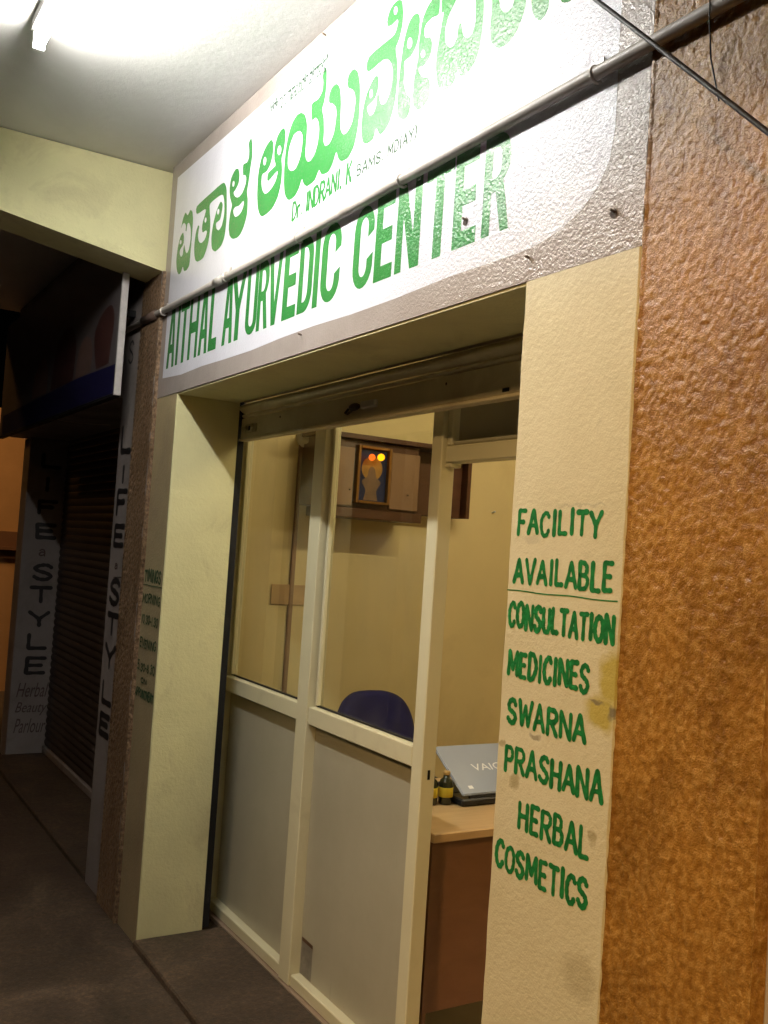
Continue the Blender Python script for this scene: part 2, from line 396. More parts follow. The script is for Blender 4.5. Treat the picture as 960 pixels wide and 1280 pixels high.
def extrude_profile(prof, x0, x1, bm=None):
    """closed profile in (y, z) swept along x"""
    b = bmesh.new()
    A = [b.verts.new((x0, y, z)) for y, z in prof]; B = [b.verts.new((x1, y, z)) for y, z in prof]
    n = len(prof)
    for i in range(n): b.faces.new((A[i], A[(i+1) % n], B[(i+1) % n], B[i]))
    b.faces.new(A[::-1]); b.faces.new(B)
    return b if bm is None else join(bm, b)

def rough_sheet(x0, x1, z0, z1, y, step, amp, freq, aniso=0.62):
    """front face of a plaster column with real lumps, plus its two sides"""
    b = bmesh.new()
    nx = max(2, int((x1-x0)/step)); nz = max(2, int((z1-z0)/step)); g = []
    for j in range(nz+1):
        row = []
        for i in range(nx+1):
            x = x0+(x1-x0)*i/nx; z = z0+(z1-z0)*j/nz
            n = noise.noise(Vector((x*freq, 3.1, z*freq*aniso))) + 0.5*noise.noise(Vector((x*freq*2.3, 7.7, z*freq*2.3*aniso)))
            e = min(i, nx-i)/3.0
            xx = x; d = amp*n
            if i in (0, nx): xx = x + 0.003*noise.noise(Vector((z*40, x, 0.0))); d = amp*0.4*n + 0.004
            row.append(b.verts.new((xx, y-d, z)))
        g.append(row)
    for j in range(nz):
        for i in range(nx):
            b.faces.new((g[j][i], g[j][i+1], g[j+1][i+1], g[j+1][i]))
    for col in (0, nx):
        bk = [b.verts.new((g[j][col].co.x, y+0.10, g[j][col].co.z)) for j in range(nz+1)]
        for j in range(nz):
            b.faces.new((g[j][col], g[j+1][col], bk[j+1], bk[j]))
    return b

def wobbly_box(x0, x1, y0, y1, z0, z1, step=0.035, amp=0.0022, ch=0.004):
    """hand-plastered block: upright edges that wander a little"""
    b = bmesh.new(); n = max(2, int((z1-z0)/step)); rings = []
    for j in range(n+1):
        z = z0+(z1-z0)*j/n
        w = lambda s: amp*(noise.noise(Vector((s, z*9.0, 0.3)))+0.6*noise.noise(Vector((s, z*31.0, 4.1))))
        a, c = w(x0*3.3), w(x1*5.1)
        k = ch*(1.0+0.5*noise.noise(Vector((x1, z*22.0, 9.0))))
        loop = [(x0+a, y0+k), (x0+a+k, y0), (x1+c-k, y0), (x1+c, y0+k), (x1, y1), (x0, y1)]
        rings.append([b.verts.new((p[0], p[1], z)) for p in loop])
    for j in range(n):
        for i in range(6): b.faces.new((rings[j][i], rings[j][(i+1) % 6], rings[j+1][(i+1) % 6], rings[j+1][i]))
    b.faces.new(rings[0][::-1]); b.faces.new(rings[-1])
    return b

# ------------------------------------------------------------------ lettering helpers
FRONT = lambda d: (lambda u, v, k=0.0: (u, -d-k, v))            # facade plane y=0
FACEX = lambda X, d: (lambda u, v, k=0.0: (X+d+k, u, v))        # plane x=X facing +x

def fill_mesh(polys, put, bm=None):
    """flat filled outline with holes (even-odd) laid on a plane"""
    cu = bpy.data.curves.new('tmp', 'CURVE'); cu.dimensions = '2D'; cu.fill_mode = 'BOTH'
    for pl in polys:
        sp = cu.splines.new('POLY'); sp.points.add(len(pl)-1); sp.use_cyclic_u = True
        for i, (x, y) in enumerate(pl): sp.points[i].co = (x, y, 0, 1)
    ob = bpy.data.objects.new('tmp', cu); C.objects.link(ob)
    dg = bpy.context.evaluated_depsgraph_get(); me = bpy.data.meshes.new_from_object(ob.evaluated_get(dg))
    bpy.data.objects.remove(ob); bpy.data.curves.remove(cu)
    for v in me.vertices: v.co = put(v.co.x, v.co.y)
    b = bm or bmesh.new(); b.from_mesh(me); bpy.data.meshes.remove(me)
    return b

def font_mesh(text, u0, u1, v0, v1, put, shear=0.0, bm=None, bold=0.0):
    cu = bpy.data.curves.new('tmp', 'FONT'); cu.body = text; cu.offset = bold; cu.shear = shear; cu.fill_mode = 'BOTH'; cu.resolution_u = 3
    ob = bpy.data.objects.new('tmp', cu); C.objects.link(ob)
    dg = bpy.context.evaluated_depsgraph_get(); me = bpy.data.meshes.new_from_object(ob.evaluated_get(dg))
    bpy.data.objects.remove(ob); bpy.data.curves.remove(cu)
    xs = [v.co.x for v in me.vertices]; ys = [v.co.y for v in me.vertices]
    ax, bx, ay, by = min(xs), max(xs), min(ys), max(ys)
    for v in me.vertices:
        v.co = put(u0+(v.co.x-ax)/(bx-ax)*(u1-u0), v0+(v.co.y-ay)/(by-ay)*(v1-v0))
    b = bm or bmesh.new(); b.from_mesh(me); bpy.data.meshes.remove(me)
    return b

def ribbon(bm, pts, hw, put, k):
    """brush stroke with round ends; each stroke lies a hair above the last"""
    P = [Vector((p[0], p[1])) for p in pts]; n = len(P); L = []; R = []
    for i in range(n):
        d = (P[min(i+1, n-1)]-P[max(i-1, 0)])
        if d.length < 1e-9: d = Vector((1, 0))
        d.normalize(); s = Vector((-d.y, d.x)); h = hw[i]
        L.append(P[i]+s*h); R.append(P[i]-s*h)
    kk = lambda i: k + 0.000003*i
    def V(p, i): return bm.verts.new(put(p.x, p.y, kk(i)))
    l = [V(L[i], i) for i in range(n)]; r = [V(R[i], i) for i in range(n)]
    for i in range(n-1): bm.faces.new((l[i], l[i+1], r[i+1], r[i]))
    for e in (0, n-1):
        d = (P[1]-P[0] if e == 0 else P[-1]-P[-2]).normalized()*(-1 if e == 0 else 1)
        a, b_ = (R[0]-P[0], l[0]) if e == 0 else (L[-1]-P[-1], r[-1])
        a0 = math.atan2(a.y, a.x); h = hw[e]
        arc = []
        sgn = 1
        mid = Vector((math.cos(a0+math.pi/2), math.sin(a0+math.pi/2)))
        if mid.dot(d) < 0: sgn = -1
        for q in range(1, 4):
            an = a0+sgn*math.pi*q/4
            arc.append(V(P[e]+Vector((math.cos(an), math.sin(an)))*h*0.85, e))
        st = r[0] if e == 0 else l[-1]
        bm.faces.new([st]+arc+[b_])
    return bm

def cat(pts, k=6):
    o = []; n = len(pts); P = [Vector(p) for p in pts]
    for i in range(n-1):
        a, b_, c, d = P[max(i-1, 0)], P[i], P[i+1], P[min(i+2, n-1)]
        for j in range(k):
            t = j/k
            o.append(0.5*((2*b_)+(c-a)*t+(2*a-5*b_+4*c-d)*t*t+(3*b_-a-3*c+d)*t**3))
    o.append(P[-1]); return [(p.x, p.y) for p in o]

S = lambda *p: (False, p)
Q = lambda *p: (True, p)
FONT = {
 'A': (1.0, [S((0, 0), (.5, 1)), S((.5, 1), (1, 0)), S((.22, .33), (.78, .33))]),
 'B': (.9, [S((.05, 0), (.05, 1)), Q((.05, 1), (.6, .98), (.8, .77), (.6, .55), (.05, .53)), Q((.05, .53), (.7, .5), (.95, .27), (.7, .03), (.05, 0))]),
 'C': (.9, [Q((.95, .80), (.72, .98), (.38, .95), (.08, .68), (.06, .32), (.32, .04), (.68, .02), (.95, .22))]),
 'D': (.95, [S((.05, 0), (.05, 1)), Q((.05, 1), (.6, .95), (.95, .6), (.92, .32), (.55, .03), (.05, 0))]),
 'E': (.8, [S((.05, 0), (.05, 1)), S((.05, 1), (.95, 1)), S((.05, .52), (.8, .52)), S((.05, 0), (.95, 0))]),
 'F': (.8, [S((.05, 0), (.05, 1)), S((.05, 1), (.95, 1)), S((.05, .52), (.75, .52))]),
 'G': (.95, [Q((.95, .80), (.72, .98), (.38, .95), (.08, .68), (.06, .32), (.32, .04), (.7, .03), (.95, .3)), S((.95, .42), (.55, .42))]),
 'H': (.95, [S((.05, 0), (.05, 1)), S((.95, 0), (.95, 1)), S((.05, .5), (.95, .5))]),
 'I': (.30, [S((.5, 0), (.5, 1))]),
 'K': (.9, [S((.05, 0), (.05, 1)), S((.9, 1), (.08, .45)), S((.32, .62), (.95, 0))]),
 'L': (.8, [S((.05, 0), (.05, 1)), S((.05, 0), (.95, 0))]),
 'M': (1.2, [S((.03, 0), (.08, 1)), S((.08, 1), (.5, .25)), S((.5, .25), (.92, 1)), S((.92, 1), (.97, 0))]),
 'N': (1.0, [S((.05, 0), (.05, 1)), S((.05, 1), (.95, 0)), S((.95, 0), (.95, 1))]),
 'O': (1.0, [Q((.5, 1), (.15, .85), (.02, .5), (.15, .15), (.5, 0), (.85, .15), (.98, .5), (.85, .85), (.5, 1))]),
 'P': (.85, [S((.05, 0), (.05, 1)), Q((.05, 1), (.7, .97), (.93, .74), (.7, .5), (.05, .47))]),
 'R': (.95, [S((.05, 0), (.05, 1)), Q((.05, 1), (.7, .97), (.93, .76), (.7, .53), (.05, .5)), S((.42, .5), (.97, 0))]),
 'S': (.9, [Q((.93, .84), (.7, .99), (.35, .98), (.08, .78), (.25, .58), (.7, .45), (.93, .25), (.68, .02), (.32, .02), (.04, .18))]),
 'T': (.95, [S((.5, 0), (.5, 1)), S((0, 1), (1, 1))]),
 'U': (.95, [Q((.05, 1), (.05, .4), (.2, .06), (.5, 0), (.8, .06), (.95, .4), (.95, 1))]),
 'V': (1.0, [S((0, 1), (.5, 0)), S((.5, 0), (1, 1))]),
 'W': (1.3, [S((0, 1), (.25, 0)), S((.25, 0), (.5, .8)), S((.5, .8), (.75, 0)), S((.75, 0), (1, 1))]),
 'Y': (1.0, [S((0, 1), (.5, .48)), S((1, 1), (.5, .48)), S((.5, .48), (.5, 0))]),
 '.': (.25, [S((.5, 0), (.5, .06))]),
 '-': (.5, [S((0, .5), (1, .5))]),
 '(': (.35, [Q((.9, 1.1), (.3, .75), (.3, .25), (.9, -.1))]),
 ')': (.35, [Q((.1, 1.1), (.7, .75), (.7, .25), (.1, -.1))]),
 'r': (.6, [S((.1, 0), (.1, .62)), Q((.1, .4), (.4, .62), (.9, .6))]),
 'a': (.8, [Q((.15, .55), (.5, .66), (.85, .5), (.88, 0)), Q((.88, .38), (.4, .38), (.1, .18), (.35, 0), (.88, .15))]),
 '1': (.4, [S((.5, 0), (.5, 1))]), '9': (.8, [Q((.9, .75), (.5, 1), (.1, .72), (.5, .45), (.9, .72), (.85, .3), (.4, 0))]),
 '5': (.8, [S((.15, 1), (.9, 1)), S((.15, 1), (.12, .55)), Q((.12, .55), (.6, .62), (.92, .32), (.6, .02), (.08, .1))]),
 '8': (.8, [Q((.5, 1), (.15, .78), (.5, .53), (.9, .25), (.5, 0), (.1, .25), (.5, .53), (.85, .78), (.5, 1))]),
 '0': (.8, [Q((.5, 1), (.12, .8), (.05, .4), (.5, 0), (.92, .4), (.88, .8), (.5, 1))]),
 '3': (.8, [Q((.1, .85), (.5, 1), (.88, .76), (.45, .53), (.92, .27), (.5, 0), (.06, .14))]),
}
def brush_word(word, u0, u1, v0, v1, hw, put, jit=0.0, gap=0.22, slope=0.0, bm=None, hv=None):
    b = bm or bmesh.new(); rnd = random.Random(sum(map(ord, word))+int(v0*997))
    ws = [0.5 if ch == ' ' else FONT[ch][0] for ch in word]
    tot = sum(ws)+gap*(len(word)-1); sc = (u1-u0)/tot; u = u0; k = 0.0
    for ch, wd in zip(word, ws):
        if ch != ' ':
            k = 0.0; dz = rnd.uniform(-1, 1)*jit*(v1-v0); hs = 1+rnd.uniform(-1, 1)*jit
            lean = rnd.uniform(-1, 1)*jit*0.6
            for curved, pts in FONT[ch][1]:
                pp = [(p[0]+rnd.uniform(-1, 1)*jit*0.35, p[1]+rnd.uniform(-1, 1)*jit*0.3) for p in pts]
                pp = [(u+wd*sc*(p[0]+lean*p[1]), v0+dz+(v1-v0)*hs*p[1]+slope*(u-u0)) for p in pp]
                if curved: pp = cat(pp, 5)
                else:
                    a, c = pp; pp = [(a[0]+(c[0]-a[0])*t/5, a[1]+(c[1]-a[1])*t/5) for t in range(6)]
                h0 = hw*rnd.uniform(0.88, 1.12)
                hws = [h0*(1+0.12*math.sin(1.7*i+rnd.random())) for i in range(len(pp))]
                ribbon(b, pp, hws, put, k); k += 0.00006
        u += (wd+gap)*sc
    return b

def arcpts(cx, cy, rx, ry, a0, a1, n=10):
    return [(cx+rx*math.cos(math.radians(a0+(a1-a0)*i/n)), cy+ry*math.sin(math.radians(a0+(a1-a0)*i/n))) for i in range(n+1)]
# sign-painter's condensed block capitals in a unit box
BLOCK = {
 'A': [[(0, 0), (.25, 1), (.73, 1), (1, 0), (.70, 0), (.645, .25), (.36, .25), (.29, 0)], [(.41, .40), (.60, .40), (.505, .80)]],
 'I': [[(0, 0), (0, 1), (1, 1), (1, 0)]],
 'T': [[(.35, 0), (.35, .87), (0, .87), (0, 1), (1, 1), (1, .87), (.66, .87), (.66, 0)]],
 'H': [[(0, 0), (0, 1), (.26, 1), (.26, .60), (.74, .60), (.74, 1), (1, 1), (1, 0), (.74, 0), (.74, .42), (.26, .42), (.26, 0)]],
 'L': [[(0, 0), (0, 1), (.40, 1), (.40, .19), (1, .19), (1, 0)]],
 'Y': [[(.36, 0), (.36, .45), (0, 1), (.28, 1), (.51, .62), (.74, 1), (1, 1), (.64, .45), (.64, 0)]],
 'U': [[(0, 1), (0, .2)] + arcpts(.5, .2, .5, .2, 180, 360) + [(1, 1), (.70, 1)] + arcpts(.5, .22, .20, .10, 0, -180) + [(.30, 1)]],
 'R': [[(0, 0), (0, 1), (.5, 1)] + arcpts(.5, .74, .46, .26, 90, -60) + [(1, 0), (.70, 0), (.46, .42), (.30, .42), (.30, 0)],
       [(.30, .86), (.45, .86)] + arcpts(.45, .71, .19, .15, 80, -90) + [(.30, .56)]],
 'V': [[(.36, 0), (0, 1), (.29, 1), (.53, .32), (.74, 1), (1, 1), (.66, 0)]],
 'E': [[(0, 0), (0, 1), (1, 1), (1, .84), (.38, .84), (.38, .60), (.92, .60), (.92, .43), (.38, .43), (.38, .17), (1, .17), (1, 0)]],
 'D': [[(0, 0), (0, 1), (.45, 1)] + arcpts(.45, .72, .55, .28, 80, 0) + arcpts(.45, .28, .55, .28, 0, -80) + [(.45, 0)],
       [(.33, .86), (.45, .86)] + arcpts(.42, .70, .25, .16, 70, 0) + arcpts(.42, .30, .25, .16, 0, -70) + [(.45, .14), (.33, .14)]],
 'C': [[(1, .66), (1, .74)] + arcpts(.5, .72, .5, .28, 10, 180) + arcpts(.5, .28, .5, .28, 180, 350) + [(1, .40), (.70, .34)] + arcpts(.51, .27, .19, .13, -10, -180, 8) + arcpts(.51, .73, .19, .13, 180, 10, 8) + [(.70, .60)]],
 'N': [[(0, 0), (0, 1), (.33, 1), (.70, .40), (.70, 1), (1, 1), (1, 0), (.64, 0), (.28, .60), (.28, 0)]],
}

# outlines of the Kannada letters on the fascia, in millimetres (x, z)
KANNADA = [
 ["-3830,2874 -3827,2883 -3822,2898 -3816,2910 -3808,2918 -3798,2926 -3789,2929 -3780,2924 -3769,2915 -3760,2910 -3751,2913 -3741,2920 -3732,2924 -3723,2921 -3712,2915 -3705,2909 -3699,2897 -3693,2881 -3690,2864 -3689,2844 -3689,2819 -3689,2797 -3690,2776 -3691,2754 -3692,2735 -3692,2719 -3692,2704 -3694,2692 -3701,2685 -3711,2680 -3721,2676 -3730,2676 -3742,2677 -3752,2679 -3760,2686 -3767,2696 -3773,2701 -3778,2697 -3784,2689 -3789,2683 -3797,2680 -3807,2678 -3817,2679 -3827,2685 -3838,2694 -3845,2704 -3852,2717 -3858,2734 -3861,2749 -3861,2765 -3858,2783 -3855,2798 -3849,2812 -3841,2827 -3833,2837 -3824,2843 -3812,2848 -3803,2850 -3796,2845 -3791,2836 -3787,2828 -3785,2820 -3784,2811 -3784,2803 -3788,2798 -3795,2793 -3801,2790 -3808,2788 -3817,2785 -3822,2783 -3825,2778 -3826,2772 -3824,2766 -3819,2760 -3811,2753 -3804,2749 -3797,2749 -3790,2751 -3785,2754 -3783,2762 -3782,2772 -3781,2780 -3779,2785 -3776,2790 -3773,2791 -3768,2783 -3762,2772 -3756,2762 -3750,2756 -3743,2751 -3736,2748 -3728,2749 -3720,2754 -3714,2759 -3709,2771 -3705,2786 -3703,2800 -3704,2814 -3707,2828 -3711,2841 -3717,2852 -3727,2864 -3735,2871 -3742,2874 -3751,2874 -3756,2872 -3758,2864 -3759,2852 -3761,2844 -3764,2844 -3769,2847 -3772,2849 -3772,2855 -3772,2864 -3774,2872 -3779,2877 -3787,2883 -3794,2887 -3801,2888 -3809,2888 -3815,2887 -3821,2882 -3827,2875", "-3812,2811 -3812,2809 -3814,2807 -3817,2805 -3821,2805 -3824,2805 -3828,2807 -3831,2809 -3834,2811 -3835,2814 -3836,2817 -3835,2820 -3833,2822 -3830,2823 -3827,2823 -3823,2823 -3819,2822 -3816,2819 -3813,2817 -3812,2814", ],
 ["-3657,2918 -3626,2922 -3579,2925 -3536,2927 -3495,2929 -3449,2932 -3415,2933 -3401,2933 -3386,2932 -3373,2929 -3363,2922 -3354,2913 -3348,2904 -3342,2891 -3338,2873 -3334,2856 -3329,2833 -3325,2805 -3322,2782 -3322,2760 -3324,2738 -3328,2721 -3334,2708 -3344,2696 -3356,2688 -3373,2683 -3395,2680 -3413,2679 -3428,2684 -3442,2692 -3451,2699 -3458,2711 -3463,2727 -3466,2742 -3466,2757 -3463,2775 -3459,2790 -3452,2807 -3442,2824 -3433,2838 -3421,2849 -3407,2859 -3396,2864 -3388,2862 -3379,2855 -3373,2849 -3371,2842 -3372,2834 -3373,2826 -3377,2816 -3382,2803 -3388,2795 -3398,2793 -3411,2792 -3421,2792 -3425,2790 -3427,2787 -3427,2784 -3425,2779 -3421,2771 -3416,2766 -3409,2761 -3400,2757 -3392,2755 -3383,2757 -3373,2761 -3365,2766 -3359,2777 -3353,2792 -3350,2807 -3351,2822 -3355,2840 -3359,2854 -3363,2864 -3369,2875 -3376,2883 -3388,2888 -3404,2890 -3419,2891 -3446,2891 -3479,2890 -3503,2887 -3510,2883 -3511,2876 -3509,2868 -3505,2853 -3497,2834 -3492,2817 -3489,2803 -3487,2789 -3487,2775 -3490,2758 -3495,2739 -3501,2723 -3511,2709 -3524,2695 -3538,2685 -3557,2682 -3582,2682 -3602,2683 -3615,2688 -3627,2695 -3634,2703 -3642,2716 -3648,2733 -3652,2750 -3652,2768 -3650,2789 -3647,2805 -3641,2817 -3633,2827 -3626,2834 -3621,2832 -3615,2829 -3611,2825 -3613,2816 -3616,2804 -3618,2793 -3615,2783 -3609,2772 -3603,2764 -3594,2758 -3581,2752 -3570,2750 -3558,2751 -3544,2754 -3534,2759 -3527,2766 -3521,2776 -3520,2783 -3524,2786 -3532,2789 -3540,2790 -3548,2790 -3558,2789 -3565,2790 -3571,2794 -3575,2801 -3578,2807 -3578,2815 -3577,2826 -3574,2834 -3570,2841 -3564,2848 -3559,2854 -3555,2861 -3550,2868 -3548,2874 -3552,2877 -3558,2879 -3565,2881 -3590,2882 -3625,2882 -3650,2885 -3661,2895 -3664,2908", "-3402,2827 -3403,2824 -3404,2822 -3407,2820 -3410,2819 -3414,2820 -3417,2821 -3420,2823 -3423,2826 -3424,2830 -3424,2834 -3424,2837 -3422,2840 -3419,2841 -3416,2842 -3412,2841 -3409,2840 -3406,2838 -3404,2835 -3402,2831", "-3534,2831 -3535,2828 -3537,2825 -3539,2824 -3542,2823 -3546,2824 -3549,2825 -3552,2827 -3554,2830 -3555,2833 -3556,2836 -3555,2839 -3553,2842 -3551,2843 -3548,2844 -3544,2844 -3541,2842 -3538,2840 -3536,2837 -3535,2834", ],
 ["-3141,3020 -3136,3015 -3130,3005 -3126,2996 -3123,2983 -3120,2966 -3118,2951 -3120,2935 -3124,2918 -3127,2903 -3129,2892 -3130,2881 -3132,2871 -3135,2857 -3140,2840 -3142,2827 -3139,2818 -3135,2808 -3131,2799 -3129,2783 -3127,2763 -3127,2747 -3132,2733 -3140,2718 -3149,2706 -3160,2696 -3173,2687 -3187,2682 -3204,2680 -3225,2682 -3242,2685 -3256,2690 -3270,2699 -3280,2707 -3286,2718 -3292,2731 -3294,2743 -3294,2759 -3292,2776 -3290,2791 -3285,2800 -3280,2809 -3278,2818 -3284,2828 -3293,2840 -3301,2851 -3307,2863 -3312,2877 -3314,2890 -3313,2902 -3310,2916 -3304,2927 -3294,2935 -3281,2943 -3269,2947 -3260,2947 -3249,2944 -3240,2940 -3234,2932 -3228,2922 -3225,2912 -3225,2902 -3226,2891 -3230,2883 -3237,2877 -3246,2872 -3254,2868 -3260,2866 -3267,2865 -3270,2862 -3266,2855 -3258,2847 -3249,2841 -3239,2836 -3226,2832 -3215,2831 -3204,2832 -3193,2835 -3184,2839 -3176,2846 -3167,2855 -3162,2863 -3160,2870 -3159,2877 -3160,2883 -3163,2889 -3169,2894 -3173,2898 -3179,2899 -3186,2900 -3190,2901 -3194,2913 -3198,2930 -3197,2942 -3189,2943 -3176,2941 -3165,2940 -3159,2943 -3153,2947 -3150,2953 -3149,2961 -3150,2973 -3152,2983 -3155,2992 -3159,3000 -3159,3007 -3155,3013 -3147,3018", "-3268,2894 -3269,2891 -3270,2888 -3273,2887 -3276,2886 -3279,2886 -3283,2888 -3285,2890 -3288,2893 -3289,2897 -3289,2900 -3288,2903 -3287,2906 -3284,2908 -3281,2908 -3278,2908 -3275,2906 -3272,2904 -3269,2901 -3268,2897", "-3260,2795 -3253,2800 -3242,2802 -3226,2799 -3208,2797 -3188,2801 -3170,2804 -3165,2797 -3166,2787 -3172,2777 -3182,2768 -3197,2763 -3213,2761 -3225,2762 -3237,2764 -3247,2771 -3254,2779 -3259,2788", ],
 ["-2958,2952 -2953,2948 -2947,2942 -2942,2937 -2940,2927 -2938,2914 -2938,2903 -2941,2892 -2946,2879 -2952,2869 -2960,2862 -2970,2856 -2979,2852 -2990,2851 -3004,2852 -3013,2852 -3017,2849 -3019,2846 -3019,2842 -3019,2835 -3019,2827 -3017,2819 -3014,2810 -3009,2800 -3003,2792 -2996,2785 -2987,2778 -2977,2774 -2966,2773 -2952,2774 -2940,2777 -2928,2780 -2916,2786 -2906,2792 -2897,2803 -2890,2817 -2891,2825 -2911,2823 -2942,2815 -2965,2812 -2972,2820 -2973,2832 -2968,2842 -2952,2845 -2928,2847 -2913,2849 -2913,2856 -2919,2865 -2925,2874 -2927,2885 -2929,2898 -2929,2910 -2927,2922 -2922,2934 -2916,2944 -2909,2951 -2899,2956 -2890,2960 -2882,2961 -2873,2961 -2865,2960 -2859,2956 -2854,2949 -2850,2943 -2848,2934 -2847,2922 -2847,2911 -2848,2901 -2850,2891 -2852,2882 -2857,2874 -2862,2866 -2865,2858 -2863,2847 -2858,2833 -2855,2820 -2854,2806 -2854,2789 -2856,2774 -2860,2760 -2867,2745 -2874,2733 -2885,2723 -2899,2713 -2913,2706 -2934,2702 -2959,2699 -2979,2699 -2989,2700 -2999,2703 -3008,2708 -3017,2716 -3027,2728 -3034,2739 -3040,2754 -3046,2774 -3050,2792 -3052,2813 -3054,2838 -3054,2859 -3051,2877 -3045,2895 -3039,2910 -3029,2922 -3017,2933 -3006,2941 -2995,2947 -2983,2951 -2974,2953 -2969,2954 -2964,2954", "-2992,2890 -2993,2886 -2995,2882 -2997,2880 -3001,2879 -3005,2880 -3008,2881 -3012,2885 -3014,2889 -3015,2893 -3016,2898 -3015,2902 -3013,2905 -3010,2908 -3007,2909 -3003,2908 -2999,2906 -2996,2903 -2993,2899 -2992,2895", "-2873,2889 -2875,2884 -2877,2880 -2881,2878 -2885,2877 -2890,2878 -2894,2880 -2898,2884 -2902,2888 -2903,2893 -2904,2898 -2903,2903 -2900,2907 -2897,2909 -2892,2910 -2888,2909 -2883,2907 -2879,2903 -2876,2899 -2874,2894", ],
 ["-2737,2965 -2727,2960 -2716,2953 -2708,2946 -2701,2935 -2694,2922 -2689,2909 -2687,2893 -2687,2873 -2687,2858 -2687,2846 -2688,2834 -2687,2824 -2686,2815 -2683,2805 -2679,2798 -2674,2792 -2666,2786 -2658,2783 -2648,2783 -2636,2787 -2627,2791 -2619,2799 -2612,2810 -2607,2821 -2604,2834 -2602,2849 -2602,2862 -2604,2872 -2608,2883 -2612,2892 -2617,2899 -2624,2906 -2631,2911 -2639,2911 -2650,2910 -2657,2913 -2663,2929 -2667,2952 -2666,2967 -2655,2969 -2639,2967 -2625,2966 -2615,2970 -2606,2976 -2599,2982 -2597,2991 -2597,3002 -2598,3012 -2600,3019 -2603,3027 -2603,3034 -2599,3041 -2592,3049 -2586,3053 -2582,3049 -2578,3040 -2576,3032 -2574,3018 -2572,2998 -2572,2982 -2574,2968 -2577,2953 -2580,2942 -2583,2936 -2588,2930 -2589,2923 -2586,2913 -2580,2901 -2575,2888 -2572,2874 -2569,2857 -2567,2843 -2567,2834 -2567,2825 -2567,2817 -2563,2810 -2558,2802 -2552,2797 -2543,2795 -2533,2795 -2525,2797 -2517,2802 -2508,2811 -2502,2821 -2498,2836 -2495,2854 -2494,2869 -2495,2877 -2497,2886 -2500,2894 -2506,2901 -2514,2908 -2522,2914 -2530,2919 -2540,2922 -2547,2927 -2550,2934 -2551,2943 -2550,2951 -2547,2957 -2542,2964 -2536,2968 -2528,2970 -2519,2971 -2510,2970 -2501,2966 -2491,2958 -2485,2951 -2479,2940 -2474,2925 -2471,2911 -2468,2896 -2467,2878 -2466,2862 -2465,2847 -2463,2832 -2461,2819 -2456,2810 -2448,2800 -2440,2794 -2432,2792 -2422,2792 -2415,2794 -2407,2799 -2397,2807 -2390,2816 -2386,2830 -2383,2848 -2381,2862 -2382,2874 -2385,2886 -2389,2896 -2393,2902 -2400,2908 -2407,2914 -2414,2918 -2423,2923 -2430,2927 -2434,2934 -2437,2942 -2438,2949 -2437,2956 -2434,2963 -2430,2968 -2422,2971 -2412,2973 -2402,2972 -2393,2966 -2382,2958 -2375,2949 -2369,2937 -2363,2921 -2359,2906 -2356,2890 -2354,2870 -2353,2852 -2352,2832 -2352,2810 -2354,2791 -2357,2774 -2362,2756 -2368,2741 -2376,2730 -2387,2721 -2398,2714 -2410,2712 -2426,2712 -2438,2714 -2448,2718 -2456,2724 -2463,2731 -2468,2739 -2473,2749 -2477,2754 -2483,2748 -2489,2736 -2495,2726 -2502,2719 -2510,2713 -2519,2708 -2529,2708 -2542,2709 -2553,2711 -2559,2713 -2566,2716 -2571,2720 -2575,2725 -2579,2731 -2583,2733 -2590,2727 -2598,2717 -2607,2709 -2622,2706 -2641,2705 -2657,2705 -2667,2709 -2677,2715 -2684,2721 -2690,2728 -2694,2736 -2698,2740 -2704,2735 -2710,2724 -2717,2715 -2725,2709 -2734,2703 -2744,2699 -2757,2697 -2772,2696 -2785,2698 -2797,2704 -2809,2714 -2818,2724 -2825,2736 -2830,2752 -2834,2767 -2837,2788 -2840,2815 -2840,2839 -2839,2861 -2836,2886 -2831,2906 -2825,2922 -2816,2938 -2807,2950 -2797,2958 -2783,2965 -2772,2969 -2761,2969 -2748,2968", "-2743,2908 -2730,2900 -2720,2889 -2716,2874 -2715,2857 -2718,2836 -2725,2816 -2737,2801 -2751,2790 -2766,2789 -2782,2792 -2797,2800 -2808,2811 -2814,2827 -2815,2845 -2813,2863 -2808,2881 -2796,2897 -2781,2910 -2763,2911", ],
